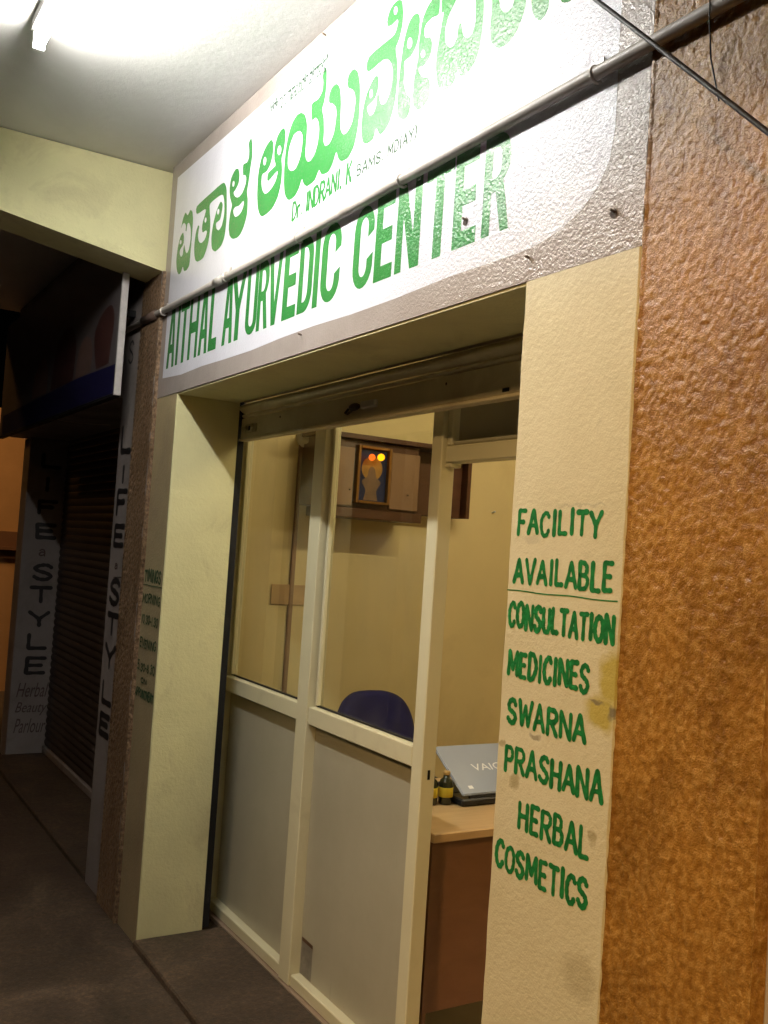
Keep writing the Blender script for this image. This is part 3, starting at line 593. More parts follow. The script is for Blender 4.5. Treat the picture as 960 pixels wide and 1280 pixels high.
 ["-2172,3067 -2166,3064 -2160,3060 -2156,3056 -2152,3047 -2149,3034 -2146,3023 -2145,3012 -2145,3001 -2145,2990 -2148,2979 -2152,2967 -2156,2956 -2162,2949 -2169,2942 -2172,2935 -2170,2923 -2164,2908 -2160,2894 -2157,2877 -2154,2858 -2153,2840 -2154,2823 -2156,2804 -2158,2788 -2163,2772 -2170,2756 -2177,2743 -2186,2734 -2197,2726 -2207,2722 -2214,2720 -2222,2720 -2229,2722 -2236,2730 -2244,2740 -2250,2745 -2254,2739 -2258,2729 -2263,2721 -2274,2719 -2289,2718 -2301,2720 -2310,2724 -2318,2730 -2323,2736 -2328,2747 -2331,2761 -2334,2775 -2335,2792 -2334,2812 -2332,2829 -2328,2843 -2322,2858 -2315,2870 -2306,2879 -2295,2889 -2286,2895 -2279,2898 -2270,2899 -2264,2898 -2260,2894 -2256,2888 -2254,2883 -2253,2875 -2253,2865 -2254,2856 -2257,2849 -2262,2841 -2268,2835 -2279,2832 -2293,2830 -2303,2828 -2306,2826 -2308,2824 -2308,2820 -2305,2813 -2298,2804 -2292,2797 -2286,2795 -2278,2793 -2273,2794 -2268,2798 -2263,2805 -2259,2812 -2258,2822 -2257,2833 -2257,2841 -2254,2841 -2250,2839 -2247,2837 -2244,2831 -2241,2821 -2237,2814 -2234,2809 -2229,2804 -2223,2801 -2217,2800 -2208,2801 -2202,2804 -2196,2812 -2190,2823 -2185,2833 -2182,2845 -2181,2858 -2181,2870 -2182,2880 -2186,2891 -2190,2900 -2197,2908 -2206,2917 -2214,2923 -2222,2926 -2232,2929 -2240,2930 -2264,2929 -2297,2927 -2319,2929 -2328,2942 -2328,2960 -2318,2972 -2283,2976 -2232,2977 -2197,2977 -2190,2978 -2184,2980 -2180,2983 -2176,2989 -2172,2998 -2170,3005 -2170,3008 -2172,3012 -2175,3015 -2182,3014 -2192,3013 -2201,3012 -2209,3013 -2217,3015 -2223,3018 -2227,3022 -2229,3029 -2230,3034 -2228,3042 -2224,3052 -2219,3059 -2212,3064 -2202,3068 -2193,3070 -2187,3070 -2179,3069", "-2178,3041 -2179,3037 -2180,3035 -2182,3033 -2185,3033 -2188,3034 -2191,3036 -2193,3038 -2195,3042 -2196,3046 -2197,3049 -2196,3052 -2195,3055 -2192,3056 -2189,3057 -2187,3056 -2184,3054 -2181,3051 -2179,3048 -2178,3044", "-2282,2854 -2283,2850 -2285,2847 -2287,2845 -2290,2845 -2293,2845 -2295,2847 -2298,2850 -2300,2853 -2301,2857 -2301,2861 -2300,2865 -2299,2868 -2297,2869 -2294,2870 -2291,2870 -2288,2868 -2286,2865 -2284,2862 -2283,2858", ],
 ["-2074,2986 -2068,2981 -2063,2975 -2061,2968 -2059,2958 -2059,2945 -2059,2934 -2060,2923 -2063,2912 -2067,2903 -2073,2895 -2083,2887 -2092,2882 -2103,2881 -2115,2881 -2123,2879 -2124,2870 -2122,2857 -2120,2846 -2120,2838 -2120,2829 -2119,2820 -2115,2809 -2109,2797 -2103,2786 -2096,2779 -2087,2772 -2081,2765 -2079,2758 -2079,2750 -2079,2743 -2082,2735 -2085,2727 -2090,2722 -2096,2720 -2105,2719 -2112,2720 -2120,2724 -2128,2730 -2135,2736 -2139,2745 -2142,2756 -2144,2767 -2146,2780 -2147,2796 -2147,2812 -2146,2831 -2145,2854 -2143,2874 -2140,2895 -2137,2918 -2133,2937 -2128,2952 -2121,2967 -2115,2977 -2109,2983 -2101,2987 -2094,2990 -2087,2990 -2080,2988", "-2091,2915 -2092,2910 -2094,2907 -2097,2905 -2101,2904 -2104,2905 -2108,2907 -2111,2910 -2114,2915 -2115,2920 -2115,2925 -2114,2929 -2112,2933 -2110,2935 -2106,2936 -2102,2935 -2099,2933 -2096,2929 -2093,2925 -2092,2920", ],
 ["-1996,2994 -1987,2995 -1977,2994 -1970,2991 -1968,2987 -1969,2980 -1971,2973 -1970,2962 -1970,2947 -1972,2938 -1979,2937 -1991,2940 -2001,2942 -2010,2941 -2020,2940 -2027,2938 -2031,2934 -2034,2929 -2035,2923 -2034,2916 -2032,2908 -2028,2902 -2022,2899 -2013,2897 -2006,2894 -2001,2888 -1997,2881 -1994,2875 -1994,2867 -1994,2859 -1996,2851 -1999,2846 -2005,2840 -2010,2836 -2016,2833 -2024,2830 -2031,2829 -2037,2830 -2044,2833 -2049,2833 -2050,2830 -2049,2825 -2047,2820 -2042,2814 -2035,2806 -2027,2800 -2019,2796 -2009,2792 -2002,2787 -1997,2781 -1993,2772 -1991,2765 -1991,2755 -1991,2744 -1993,2735 -1998,2730 -2006,2725 -2013,2721 -2021,2720 -2031,2719 -2040,2721 -2048,2725 -2057,2733 -2064,2740 -2068,2749 -2070,2760 -2072,2771 -2071,2786 -2070,2803 -2068,2819 -2064,2834 -2060,2851 -2057,2864 -2056,2875 -2057,2886 -2057,2895 -2057,2903 -2056,2911 -2055,2919 -2053,2931 -2051,2945 -2048,2957 -2042,2966 -2035,2974 -2027,2981 -2017,2987 -2006,2992", "-2024,2859 -2025,2856 -2027,2853 -2029,2852 -2032,2852 -2035,2853 -2038,2854 -2041,2857 -2043,2860 -2044,2864 -2045,2867 -2044,2870 -2043,2873 -2040,2874 -2037,2874 -2034,2873 -2031,2872 -2028,2869 -2026,2866 -2025,2862", ],
 ["-1951,2995 -1957,2992 -1960,2985 -1962,2977 -1963,2964 -1962,2946 -1960,2934 -1957,2934 -1953,2934 -1951,2934 -1952,2923 -1956,2908 -1959,2892 -1963,2876 -1967,2856 -1970,2840 -1971,2826 -1971,2811 -1970,2798 -1966,2784 -1962,2768 -1957,2755 -1952,2747 -1946,2737 -1938,2731 -1927,2728 -1914,2727 -1903,2727 -1895,2729 -1888,2733 -1882,2737 -1879,2745 -1875,2754 -1872,2759 -1869,2755 -1865,2745 -1861,2738 -1855,2735 -1846,2732 -1839,2731 -1830,2733 -1820,2737 -1811,2742 -1804,2748 -1798,2757 -1793,2766 -1789,2779 -1786,2794 -1783,2808 -1782,2823 -1781,2841 -1781,2857 -1782,2874 -1785,2894 -1788,2910 -1792,2919 -1799,2930 -1805,2936 -1810,2935 -1815,2930 -1818,2924 -1818,2911 -1816,2894 -1815,2879 -1814,2868 -1813,2856 -1813,2846 -1815,2838 -1819,2829 -1822,2823 -1827,2821 -1834,2819 -1840,2820 -1846,2824 -1854,2830 -1859,2836 -1863,2846 -1867,2859 -1870,2868 -1871,2870 -1873,2871 -1875,2872 -1878,2871 -1880,2870 -1882,2868 -1883,2860 -1883,2850 -1884,2841 -1889,2835 -1895,2829 -1901,2826 -1906,2826 -1912,2828 -1917,2831 -1923,2836 -1930,2844 -1934,2851 -1937,2860 -1938,2870 -1939,2879 -1937,2889 -1933,2900 -1929,2909 -1923,2917 -1914,2925 -1906,2932 -1898,2939 -1888,2945 -1881,2950 -1876,2954 -1872,2958 -1873,2961 -1882,2963 -1896,2964 -1910,2968 -1924,2976 -1940,2988", ],
 ["-1745,2900 -1748,2897 -1751,2892 -1752,2886 -1752,2873 -1751,2857 -1750,2843 -1751,2830 -1752,2817 -1752,2805 -1751,2795 -1749,2784 -1746,2775 -1742,2767 -1736,2760 -1730,2754 -1725,2750 -1719,2746 -1713,2743 -1703,2741 -1691,2740 -1681,2740 -1672,2743 -1663,2748 -1656,2753 -1649,2759 -1643,2767 -1637,2775 -1633,2783 -1630,2791 -1627,2800 -1626,2811 -1626,2823 -1628,2834 -1632,2845 -1639,2856 -1646,2863 -1652,2863 -1658,2859 -1663,2854 -1666,2844 -1669,2831 -1673,2821 -1677,2818 -1683,2817 -1688,2816 -1693,2817 -1699,2819 -1704,2821 -1709,2826 -1714,2832 -1718,2839 -1721,2849 -1724,2863 -1726,2873 -1724,2881 -1722,2888 -1722,2892 -1728,2896 -1738,2899", ],
 ["-1602,2828 -1608,2824 -1609,2815 -1608,2803 -1606,2791 -1602,2778 -1597,2767 -1589,2755 -1580,2747 -1571,2744 -1563,2745 -1556,2750 -1550,2758 -1547,2773 -1546,2789 -1549,2802 -1557,2814 -1580,2823", ],
 ["-1512,2779 -1516,2775 -1515,2768 -1511,2760 -1506,2752 -1499,2748 -1491,2745 -1484,2743 -1478,2743 -1474,2747 -1472,2754 -1474,2762 -1480,2770 -1496,2776", ],
]

# ================================================================== SETTING
ZC = 3.18                       # canopy ceiling
b = bmesh.new(); bmesh.ops.create_grid(b, x_segments=1, y_segments=1, size=300)
for v in b.verts: v.co.z = -0.17
struct('street_ground', b, M['asphalt'])
struct('walkway_floor', box(-14, 6, -1.95, 0.75, -0.30, 0.0, 0.01), M['floor'])
struct('shop_threshold', box(-3.728, -1.25, -0.012, 0.36, -0.05, 0.028, 0.006), M['floor'])
struct('neighbour_threshold', box(-7.095, -4.505, 0.0, 0.36, -0.05, 0.028, 0.006), M['floor'])
struct('canopy_ceiling', box(-7.45, 5, -1.75, 0.40, ZC, ZC+0.16), M['ceiling'])
struct('room_floor', box(-4.2, -0.6, 0.37, 3.7, -0.08, 0.018), M['room_floor'])
struct('room_wall_left', box(-4.32, -4.2, 0.355, 3.8, -0.1, 3.10), M['room_wall'])
struct('room_wall_back', box(-4.2, -0.48, 3.7, 3.82, -0.1, 3.10), M['room_wall'])
struct('room_wall_right', box(-0.60, -0.48, 0.36, 3.7, -0.1, 3.10), M['room_wall'])
struct('room_ceiling', box(-4.2, -0.60, 0.41, 3.7, 2.98, 3.10), M['ceiling'])

# cantilever beam carrying the canopy: deeper at the wall
b = bmesh.new()
prof = [(0.0, 2.727), (-1.74, 3.005)]
xs = (-4.235, -3.998)
vv = []
for x, dx in ((xs[0], 0.0), (xs[1], 0.0)):
    vv.append([b.verts.new((x+(-0.05 if x == xs[1] else 0), 0.05, ZC-0.002)), b.verts.new((x+(-0.05 if x == xs[1] else 0), -1.74, ZC-0.002)),
               b.verts.new((x, -1.74, 3.005)), b.verts.new((x, -0.9, 2.870)), b.verts.new((x, 0.0, 2.727)), b.verts.new((x, 0.05, 2.727))])
n = len(vv[0])
for i in range(n): b.faces.new((vv[0][i], vv[0][(i+1) % n], vv[1][(i+1) % n], vv[1][i]))
b.faces.new(vv[0][::-1]); b.faces.new(vv[1])
bmesh.ops.bevel(b, geom=[e for e in b.edges], offset=0.006, segments=2, affect='EDGES')
tag(obj('canopy_beam', b, M['cream'], base=(-4.1, 0, 2.727)), 'cream tapered concrete beam running out from the wall under the canopy', 'beam')

# ================================================================== PAINTED FASCIA SIGN
SX = -3.995
sign = thing('painted_shop_sign', 'white painted clinic sign with green lettering and grey border above the doorway', 'sign', (SX, 0, 2.183))
obj('border', box(-3.995, -1.246, 0.0, 0.268, 2.183, ZC-0.001), M['sign_grey'], sign)
obj('soffit', box(-3.730, -1.573, 0.004, 0.266, 2.176, 2.1828), M['cream'], sign)
WL, WR, WB, WT = -3.925, -1.332, 2.25, 3.115
def sheet_rounded():
    pts = [(WL, WB+0.012)]
    for i in range(9): pts.append((WL+(WR-0.30-WL)*(i+1)/10, WB+0.010*math.sin(i*1.7)*0.4))
    pts += [(-1.60, 2.250), (-1.53, 2.255), (-1.47, 2.267), (-1.41, 2.292), (-1.365, 2.328), (-1.340, 2.370), (-1.330, 2.43)]
    pts += [(WR, 2.6), (WR+0.002, 2.8), (WR, 2.95), (WR-0.02, 3.03), (WR-0.06, 3.08), (WR-0.13, WT)]
    pts += [(-2.2, WT+0.002), (-3.0, WT-0.002), (WL, WT)]
    return pts
obj('white_panel', fill_mesh([sheet_rounded()], FRONT(0.0005)), M['sign_white'], sign)
put = FRONT(0.0010)
for g in KANNADA:
    polys = [[tuple(float(t)/1000 for t in q.split(',')) for q in s.split()] for s in g]
    obj('kannada_letter', fill_mesh(polys, put), M['sign_green'], sign)
LET = [('A', -3.890, -3.797), ('I', -3.782, -3.755), ('T', -3.745, -3.650), ('H', -3.640, -3.538), ('A', -3.523, -3.431), ('L', -3.418, -3.337),
       ('A', -3.282, -3.188), ('Y', -3.214, -3.084), ('U', -3.075, -2.980), ('R', -2.978, -2.890), ('V', -2.897, -2.795), ('E', -2.780, -2.683),
       ('D', -2.671, -2.577), ('I', -2.569, -2.536), ('C', -2.522, -2.405), ('C', -2.330, -2.222), ('E', -2.212, -2.120), ('N', -2.106, -1.993),
       ('T', -1.975, -1.857), ('E', -1.852, -1.760), ('R', -1.738, -1.640)]
rn = random.Random(3)
for ch, x0, x1 in LET:
    z0 = 2.296+(x0+3.89)*0.0088; z1 = 2.540+rn.uniform(-.003, .003)
    polys = [[(x0+(x1-x0)*u, z0+(z1-z0)*v) for u, v in pl] for pl in BLOCK[ch]]
    obj('latin_letter', fill_mesh(polys, put), M['sign_green'], sign)
sm = FRONT(0.0010)
obj('doctor_name', brush_word('Dr. INDRANI. K', -2.752, -2.375, 2.622, 2.680, 0.0052, sm, 0.04, 0.22, 0.045), M['sign_green'], sign)
obj('degree_lettering', brush_word('BAMS.', -2.343, -2.200, 2.640, 2.670, 0.0031, sm, 0.04, 0.3, 0.03), M['dkgreen'], sign)
obj('degree_lettering', brush_word('MD(AY)', -2.178, -2.040, 2.645, 2.675, 0.0029, sm, 0.04, 0.3, 0.03), M['dkgreen'], sign)
obj('invocation_lettering', font_mesh('"\u0cb6\u0ccd\u0cb0\u0cc0 \u0c97\u0cc1\u0cb0\u0cc1 \u0cb0\u0cbe\u0c98\u0cb5\u0cc7\u0c82\u0ca6\u0ccd\u0cb0 \u0caa\u0ccd\u0cb0\u0cb8\u0ca8\u0ccd\u0ca8"', -2.995, -2.575, 3.026, 3.097, sm, 0.0, None, 0.028), M['dkgreen'], sign)
for x, z in ((-1.799, 2.374), (-1.563, 2.232), (-2.624, 2.238), (-1.320, 2.264), (-2.60, 3.155)):
    nb = tube([(x, 0.001, z), (x+0.002, -0.014, z+0.002)], 0.0028, 6)
    nb = lathe([(0.001, -0.001), (0.008, 0.0), (0.008, 0.002), (0.001, 0.003)], (0, 0, 0), 8, None) if False else nb
    obj('nail', nb, M['steel'], sign)
    hole = [(x+0.012*math.cos(a*0.7)*(0.7+0.4*rn.random()), z-0.004+0.010*math.sin(a*0.7)*(0.7+0.4*rn.random())) for a in range(9)]
    obj('plaster_chip', fill_mesh([hole], FRONT(0.0015)), M['rust'] if x in (-1.799, -1.320) else M['sign_grey'], sign)

# ================================================================== WALL COLUMNS
# cream column right of the doorway, with the list of services
rp = thing('cream_pillar', 'cream plastered pillar painted with the green list of facilities available', 'pillar', (-1.41, 0, 0))
obj('shaft', wobbly_box(-1.571, -1.246, 0.0, 0.36, 0.0, 2.182), M['pillar'], rp)
put = FRONT(0.0006)
WORDS = [('FACILITY', -1.549, -1.303, 1.652, 1.705), ('AVAILABLE', -1.552, -1.268, 1.554, 1.609), ('CONSULTATION', -1.561, -1.257, 1.462, 1.516),
         ('MEDICINES', -1.553, -1.314, 1.366, 1.421), ('SWARNA', -1.546, -1.315, 1.271, 1.325), ('PRASHANA', -1.545, -1.264, 1.175, 1.232),
         ('HERBAL', -1.493, -1.290, 1.073, 1.131), ('COSMETICS', -1.556, -1.287, 0.981, 1.037)]
for wd, x0, x1, z0, z1 in WORDS:
    obj('facility_lettering', brush_word(wd, x0+0.004, x1-0.004, z0+0.004, z1-0.004, 0.0050, put, 0.06, 0.34), M['green'], rp)
b = bmesh.new(); ribbon(b, [(-1.568+0.0312*i, 1.5395+0.001*math.sin(i*1.3)) for i in range(11)], [0.0012]*11, put, 0)
obj('underline', b, M['green'], rp)
op = tag(obj('textured_pillar', rough_sheet(-1.238, -0.936, 0.0, ZC, -0.003, 0.0040, 0.0017, 105, 0.8), M['stucco'], None, True, base=(-1.09, 0, 0)),
         'ochre rough textured plaster pillar beside the green facilities list', 'pillar')
op['group'] = 'textured pillars between the shopfronts'
ww = tag(obj('pale_wall', box(-0.930, 3.0, 0.012, 0.34, 0.0, ZC, 0.005), M['white_wall'], base=(1, 0, 0)), 'pale grey plain wall past the ochre textured pillar', 'wall')

# cream column left of the doorway: the narrow painted front and the deep reveal
lp = thing('cream_pillar', 'cream pillar with faded timings lettering on its narrow front face', 'pillar', (-3.86, 0, 0))
obj('shaft', wobbly_box(-3.978, -3.732, 0.003, 0.273, 0.0, 2.182), M['cream'], lp)
obj('front_face', fill_mesh([[(-3.977, 0.001), (-3.735, 0.001), (-3.735, 2.18), (-3.977, 2.18)]], FRONT(-0.0014)), M['strip_cream'], lp)
put = FRONT(0.0006)
for wd, x0, x1, z0, z1, hw in (('TIMINGS', -3.960, -3.755, 1.414, 1.460, .0042), ('MORNING', -3.965, -3.742, 1.330, 1.366, .0032), ('10.30-1.30', -3.958, -3.750, 1.240, 1.275, .0034),
                               ('EVENING', -3.958, -3.750, 1.146, 1.180, .0034), ('5.30-8.30', -3.966, -3.745, 1.050, 1.084, .0034), ('ON', -3.905, -3.835, 1.000, 1.020, .0030), ('APPOINTMENT', -3.970, -3.738, 0.942, 0.975, .0034)):
    obj('timings_lettering', brush_word(wd, x0, x1, z0, z1, hw, put, 0.10, 0.22), M['dkgreen'], lp)
b = bmesh.new(); ribbon(b, [(-3.972+0.024*i, 1.400+0.001*math.sin(i)) for i in range(11)], [0.0016]*11, put, 0)
obj('underline', b, M['dkgreen'], lp)

# textured column under the beam
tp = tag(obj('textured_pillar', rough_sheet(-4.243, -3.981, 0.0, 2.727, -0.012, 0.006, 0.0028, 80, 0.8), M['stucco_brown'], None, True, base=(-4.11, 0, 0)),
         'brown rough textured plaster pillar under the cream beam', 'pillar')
tp['group'] = 'textured pillars between the shopfronts'
rr_ = random.Random(11); z = 0.35
while z < 2.65:
    ln = rr_.uniform(0.03, 0.16); b = bmesh.new()
    ribbon(b, [(-3.9795+0.0015*rr_.uniform(-1, 1), z+ln*i/6) for i in range(7)], [rr_.uniform(0.0008, 0.0042) for i in range(7)], FRONT(0.0185), 0)
    obj('chipped_edge', b, M['flex_edge'], tp)
    z += ln+rr_.uniform(0.05, 0.35)

# neighbour's column with the vertical black lettering
npil = thing('limewashed_pillar', 'narrow grey white pillar with vertical black lettering next to the textured plaster', 'pillar', (-4.37, 0, 0))
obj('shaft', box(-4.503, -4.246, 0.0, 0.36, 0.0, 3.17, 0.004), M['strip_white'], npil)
put = FRONT(0.0014)
for ch, z0, z1 in (('L', 1.985, 2.095), ('I', 1.845, 1.912), ('F', 1.692, 1.793), ('E', 1.552, 1.640), ('a', 1.445, 1.480), ('S', 1.288, 1.396), ('T', 1.150, 1.230), ('Y', 0.998, 1.090), ('L', 0.842, 0.926), ('E', 0.697, 0.775)):
    x0, x1 = (-4.452, -4.302) if ch not in 'Ia' else (-4.41, -4.36)
    obj('vertical_lettering', brush_word(ch, x0, x1, z0, z1, 0.0130 if ch != 'a' else 0.004, put, 0.05), M['black_paint'] if ch != 'a' else M['faint_paint'], npil)
b = bmesh.new(); ribbon(b, [(-4.41+0.0175*i, 1.404+0.001*i) for i in range(9)], [0.002]*9, put, 0.0004); obj('dash', b, M['black_paint'], npil)
obj('painted_mark', brush_word('S', -4.44, -4.37, 2.39, 2.50, 0.006, put, 0.1), M['black_paint'], npil)

# far jamb of the neighbour's opening
nw = thing('limewashed_jamb', 'pale jamb facing the walkway with black vertical lettering and faded cursive words', 'pillar', (-7.2, 0.2, 0))
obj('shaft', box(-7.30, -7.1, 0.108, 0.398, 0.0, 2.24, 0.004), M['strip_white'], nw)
put = FACEX(-7.1, 0.0014)
for ch, z0, z1 in (('L', 2.05, 2.135), ('I', 1.878, 1.972), ('F', 1.715, 1.798), ('E', 1.548, 1.634), ('a', 1.412, 1.478), ('S', 1.247, 1.345), ('T', 1.088, 1.187), ('Y', 0.925, 1.022), ('L', 0.763, 0.856), ('E', 0.586, 0.690)):
    y0, y1 = (0.197, 0.330) if ch not in 'Ia' else (0.225, 0.27)
    obj('vertical_lettering', brush_word(ch, y0, y1, z0, z1, 0.0130 if ch != 'a' else 0.005, put, 0.05), M['black_paint'] if ch != 'a' else M['faint_paint'], nw)
for wd, z0, z1 in (('Herbal', 0.42, 0.52), ('Beauty', 0.29, 0.385), ('Parlour', 0.17, 0.27)):
    obj('cursive_lettering', font_mesh(wd, 0.150, 0.365, z0, z1, put, 0.35), M['faint_paint'], nw)

# neighbour lintel and its dark interior wall above
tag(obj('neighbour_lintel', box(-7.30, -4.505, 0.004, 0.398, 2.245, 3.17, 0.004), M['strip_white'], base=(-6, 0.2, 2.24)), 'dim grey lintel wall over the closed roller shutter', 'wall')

# closed shutter of the neighbour: every slat a part
ns = thing('roller_shutter', 'closed dark brown roller shutter between the black lettered pillars', 'shutter', (-5.8, 0.36, 0.03))
prof = []
for i in range(7):
    a = math.pi*i/6
    prof.append((0.372-0.008*math.sin(a), 0.0+0.048*i/6))
prof = prof + [(0.376, 0.0495), (0.376, 0.0)]
b = extrude_profile([(y-0.36, z) for y, z in prof], -1.295, 1.293)
sm_ = bpy.data.meshes.new('slat'); bmesh.ops.recalc_face_normals(b, faces=b.faces); b.to_mesh(sm_); b.free()
for i in range(44):
    o = link('slat', sm_, M['shutter_dark'], ns); o.location = (0, 0, 0.05+0.0498*i)
obj('bottom_bar', box(-7.094, -4.508, 0.352, 0.385, 0.032, 0.078, 0.004), M['strip_white'], ns)

# neighbour's projecting sign board
sb = thing('banner_board', 'projecting dark photo banner board with blue band over the closed shutter', 'sign board', (-5.6, -0.11, 2.2))
obj('panel', box(-7.0, -4.212, -0.118, -0.100, 2.215, 2.97), M['flex_white'], sb)
obj('edge_strip', box(-4.211, -4.196, -0.124, -0.094, 2.205, 2.98, 0.002), M['flex_edge'], sb)
obj('bottom_strip', box(-7.0, -4.212, -0.124, -0.094, 2.198, 2.214, 0.002), M['black_metal'], sb)
pb = FRONT(0.1195)
obj('blue_band', fill_mesh([[(-6.9, 2.217), (-4.214, 2.217), (-4.214, 2.345), (-4.9, 2.36), (-6.9, 2.345)]], pb), M['flex_blue'], sb)
obj('hair_print', fill_mesh([cat([(-4.34, 2.362), (-4.32, 2.45), (-4.30, 2.56), (-4.36, 2.63), (-4.50, 2.62), (-4.62, 2.55), (-4.60, 2.45), (-4.55, 2.362)], 4)], pb), M['flex_brown'], sb)
obj('face_print', fill_mesh([cat([(-4.66, 2.362), (-4.64, 2.45), (-4.70, 2.53), (-4.82, 2.55), (-4.92, 2.48), (-4.95, 2.362)], 4)], pb), M['flex_skin'], sb)
obj('hair_print', fill_mesh([cat([(-5.0, 2.362), (-4.98, 2.55), (-5.15, 2.66), (-5.40, 2.60), (-5.50, 2.362)], 4)], pb), M['flex_brown'], sb)
obj('face_print', fill_mesh([cat([(-5.6, 2.362), (-5.6, 2.50), (-5.75, 2.58), (-5.95, 2.50), (-6.0, 2.362)], 4)], pb), M['flex_skin'], sb)
for x in (-4.4, -5.6, -6.8):
    obj('bracket', box(x-0.015, x+0.015, -0.0995, -0.001, 2.60, 2.63), M['black_metal'], sb)

# far end of the walkway
fwall = thing('far_building', 'orange lit building wall far down the walkway', 'building', (-10.6, 0.4, 0))
obj('wall', box(-11.4, -10.0, 0.20, 4.0, -0.16, 2.76), M['far_wall'], fwall)
obj('band', box(-9.9995, -9.97, 0.202, 4.0, 1.30, 1.56), M['far_band'], fwall)
obj('ledge', box(-9.9698, -9.93, 0.21, 4.0, 1.38, 1.41), M['far_band'], fwall)

# ================================================================== ROLLED-UP SHUTTER
sh = thing('roller_shutter', 'rolled up cream steel shutter hanging just under the lintel of the clinic', 'shutter', (-2.6, 0.29, 2.02))
X0, X1 = -3.725, -1.575
obj('bottom_bar', box(X0, X1, 0.283, 0.297, 2.028, 2.112, 0.003), M['shutter'], sh)
obj('bottom_lip', box(X0, X1, 0.276, 0.312, 2.018, 2.0275, 0.002), M['shutter'], sh)
def slat_prof(z, h, d):
    return [(0.290-d*math.sin(math.pi*i/8), z+h*i/8) for i in range(9)]+[(0.298, z+h), (0.298, z)]
obj('slat', extrude_profile(slat_prof(2.116, 0.014, 0.007), X0, X1), M['shutter'], sh)
o = obj('slat', extrude_profile(slat_prof(2.134, 0.040, 0.022), X0, X1), M['shutter'], sh)
obj('slat', extrude_profile(slat_prof(2.178, 0.05, 0.012), X0, X1), M['shutter'], sh)
for i in range(3): obj('slat', extrude_profile(slat_prof(2.232+0.055*i, 0.05, 0.012), X0, X1), M['shutter'], sh)
lk = obj('lock_plate', box(-3.675, -3.560, 0.277, 0.2828, 2.046, 2.082, 0.004), M['brass'], sh)
obj('key_hole', box(-3.63, -3.615, 0.2735, 0.2768, 2.056, 2.074, 0.001), M['black_metal'], lk)
obj('bolt', tube([(-3.668, 0.27, 2.066), (-3.640, 0.27, 2.066)], 0.008, 8), M['brass'], lk)
obj('bolt', tube([(-3.60, 0.272, 2.050), (-3.58, 0.270, 2.066), (-3.585, 0.272, 2.078)], 0.004, 6), M['brass'], lk)
hs = obj('handle', box(-2.715, -2.620, 0.268, 0.2828, 2.057, 2.082, 0.004), M['flex_edge'], sh)
obj('padlock_hasp', ball((-2.765, 0.277, 2.070), 0.026, None, 2, (1.35, 0.4, 0.5)), M['rust'], sh)
obj('hasp_ring', tube([(-2.80, 0.275, 2.066), (-2.81, 0.268, 2.052), (-2.79, 0.266, 2.047), (-2.775, 0.272, 2.056)], 0.004, 6), M['rust'], sh)
obj('slot', box(-1.990, -1.962, 0.2815, 0.2829, 2.036, 2.046), M['black_metal'], sh)
for x in (-3.35, -2.25): obj('rivet', ball((x, 0.283, 2.088), 0.005, None, 1, (1, .6, 1)), M['rust'], sh)
obj('guide_channel', box(-3.79, -3.738, 0.276, 0.304, 0.03, 2.26), M['black_metal'], sh)
obj('guide_channel', box(-1.565, -1.51, 0.362, 0.39, 0.03, 2.26), M['black_metal'], sh)

# ================================================================== GLAZED PARTITION
gp = thing('glazed_partition', 'cream aluminium partition with clear upper panes and grey lower boards', 'partition', (-3.0, 0.42, 0.02))
YF, YB = 0.385, 0.445
def fr(name, x0, x1, z0, z1, y0=YF, y1=YB, bev=0.003, par=gp, mat='frame'):
    return obj(name, box(x0, x1, y0, y1, z0, z1, bev), M[mat], par)
fr('jamb', -4.01, -3.955, 0.02, 2.35)
fr('post', -3.235, -3.150, 0.02, 2.35, YF-0.006, YB)
fr('post', -2.456, -2.400, 0.02, 2.35, YF, 0.436)
for x0, x1 in ((-3.953, -3.237), (-3.148, -2.458)):
    fr('bottom_rail', x0, x1, 0.020, 0.062)
    fr('middle_rail', x0, x1, 0.957, 1.020)
    fr('top_rail', x0, x1, 2.16, 2.21)
    pn = obj('lower_board', box(x0+0.001, x1-0.001, 0.420, 0.432, 0.063, 0.956), M['board'], gp)
    gl = obj('glass_pane', box(x0+0.001, x1-0.001, 0.422, 0.427, 1.021, 2.159), M['glass'], gp)
    for (a0, a1, c0, c1) in ((x0+0.0005, x0+0.010, 1.021, 2.159), (x1-0.010, x1-0.0005, 1.021, 2.159), (x0+0.0105, x1-0.0105, 1.021, 1.027)):
        obj('gasket', box(a0, a1, 0.414, 0.4215, c0, c1), M['gasket'], gl)
    fr('glazing_bead', x0+0.012, x0+0.026, 1.028, 2.158, 0.404, 0.4205, 0.002)
obj('sticker', fill_mesh([[(-3.140, 0.066), (-3.055, 0.066), (-3.056, 0.178), (-3.140, 0.180)]], FRONT(-0.4188)), M['sticker'], gp)
obj('sticker_edge', fill_mesh([[(-3.140, 0.181), (-3.055, 0.179), (-3.056, 0.192), (-3.140, 0.195)]], FRONT(-0.4184)), M['wood_dark'], gp)
# doorway side: deep post, transom with bevelled panel, door head
dpo = fr('door_head', -2.398, -1.50, 1.882, 1.932, 0.398, 0.45)
fr('transom_stile', -2.398, -2.372, 1.934, 2.30, 0.400, 0.45)
fr('transom_top', -2.370, -1.50, 2.22, 2.30, 0.400, 0.45)
tpn = obj('transom_panel', box(-2.371, -1.502, 0.425, 0.437, 1.933, 2.219), M['board'], gp)
fr('panel_bead', -2.3705, -1.504, 1.9335, 1.946, 0.404, 0.4245, 0.004, gp, 'board')
fr('door_jamb', -1.498, -1.44, 0.02, 2.30, YF+0.007, 0.45)
obj('lock_slot', box(-2.3998, -2.3985, 0.408, 0.416, 0.930, 0.958), M['black_metal'], gp)
obj('closer_stub', box(-2.3995, -2.37, 0.400, 0.440, 1.868, 1.880, 0.002), M['frame'], gp)

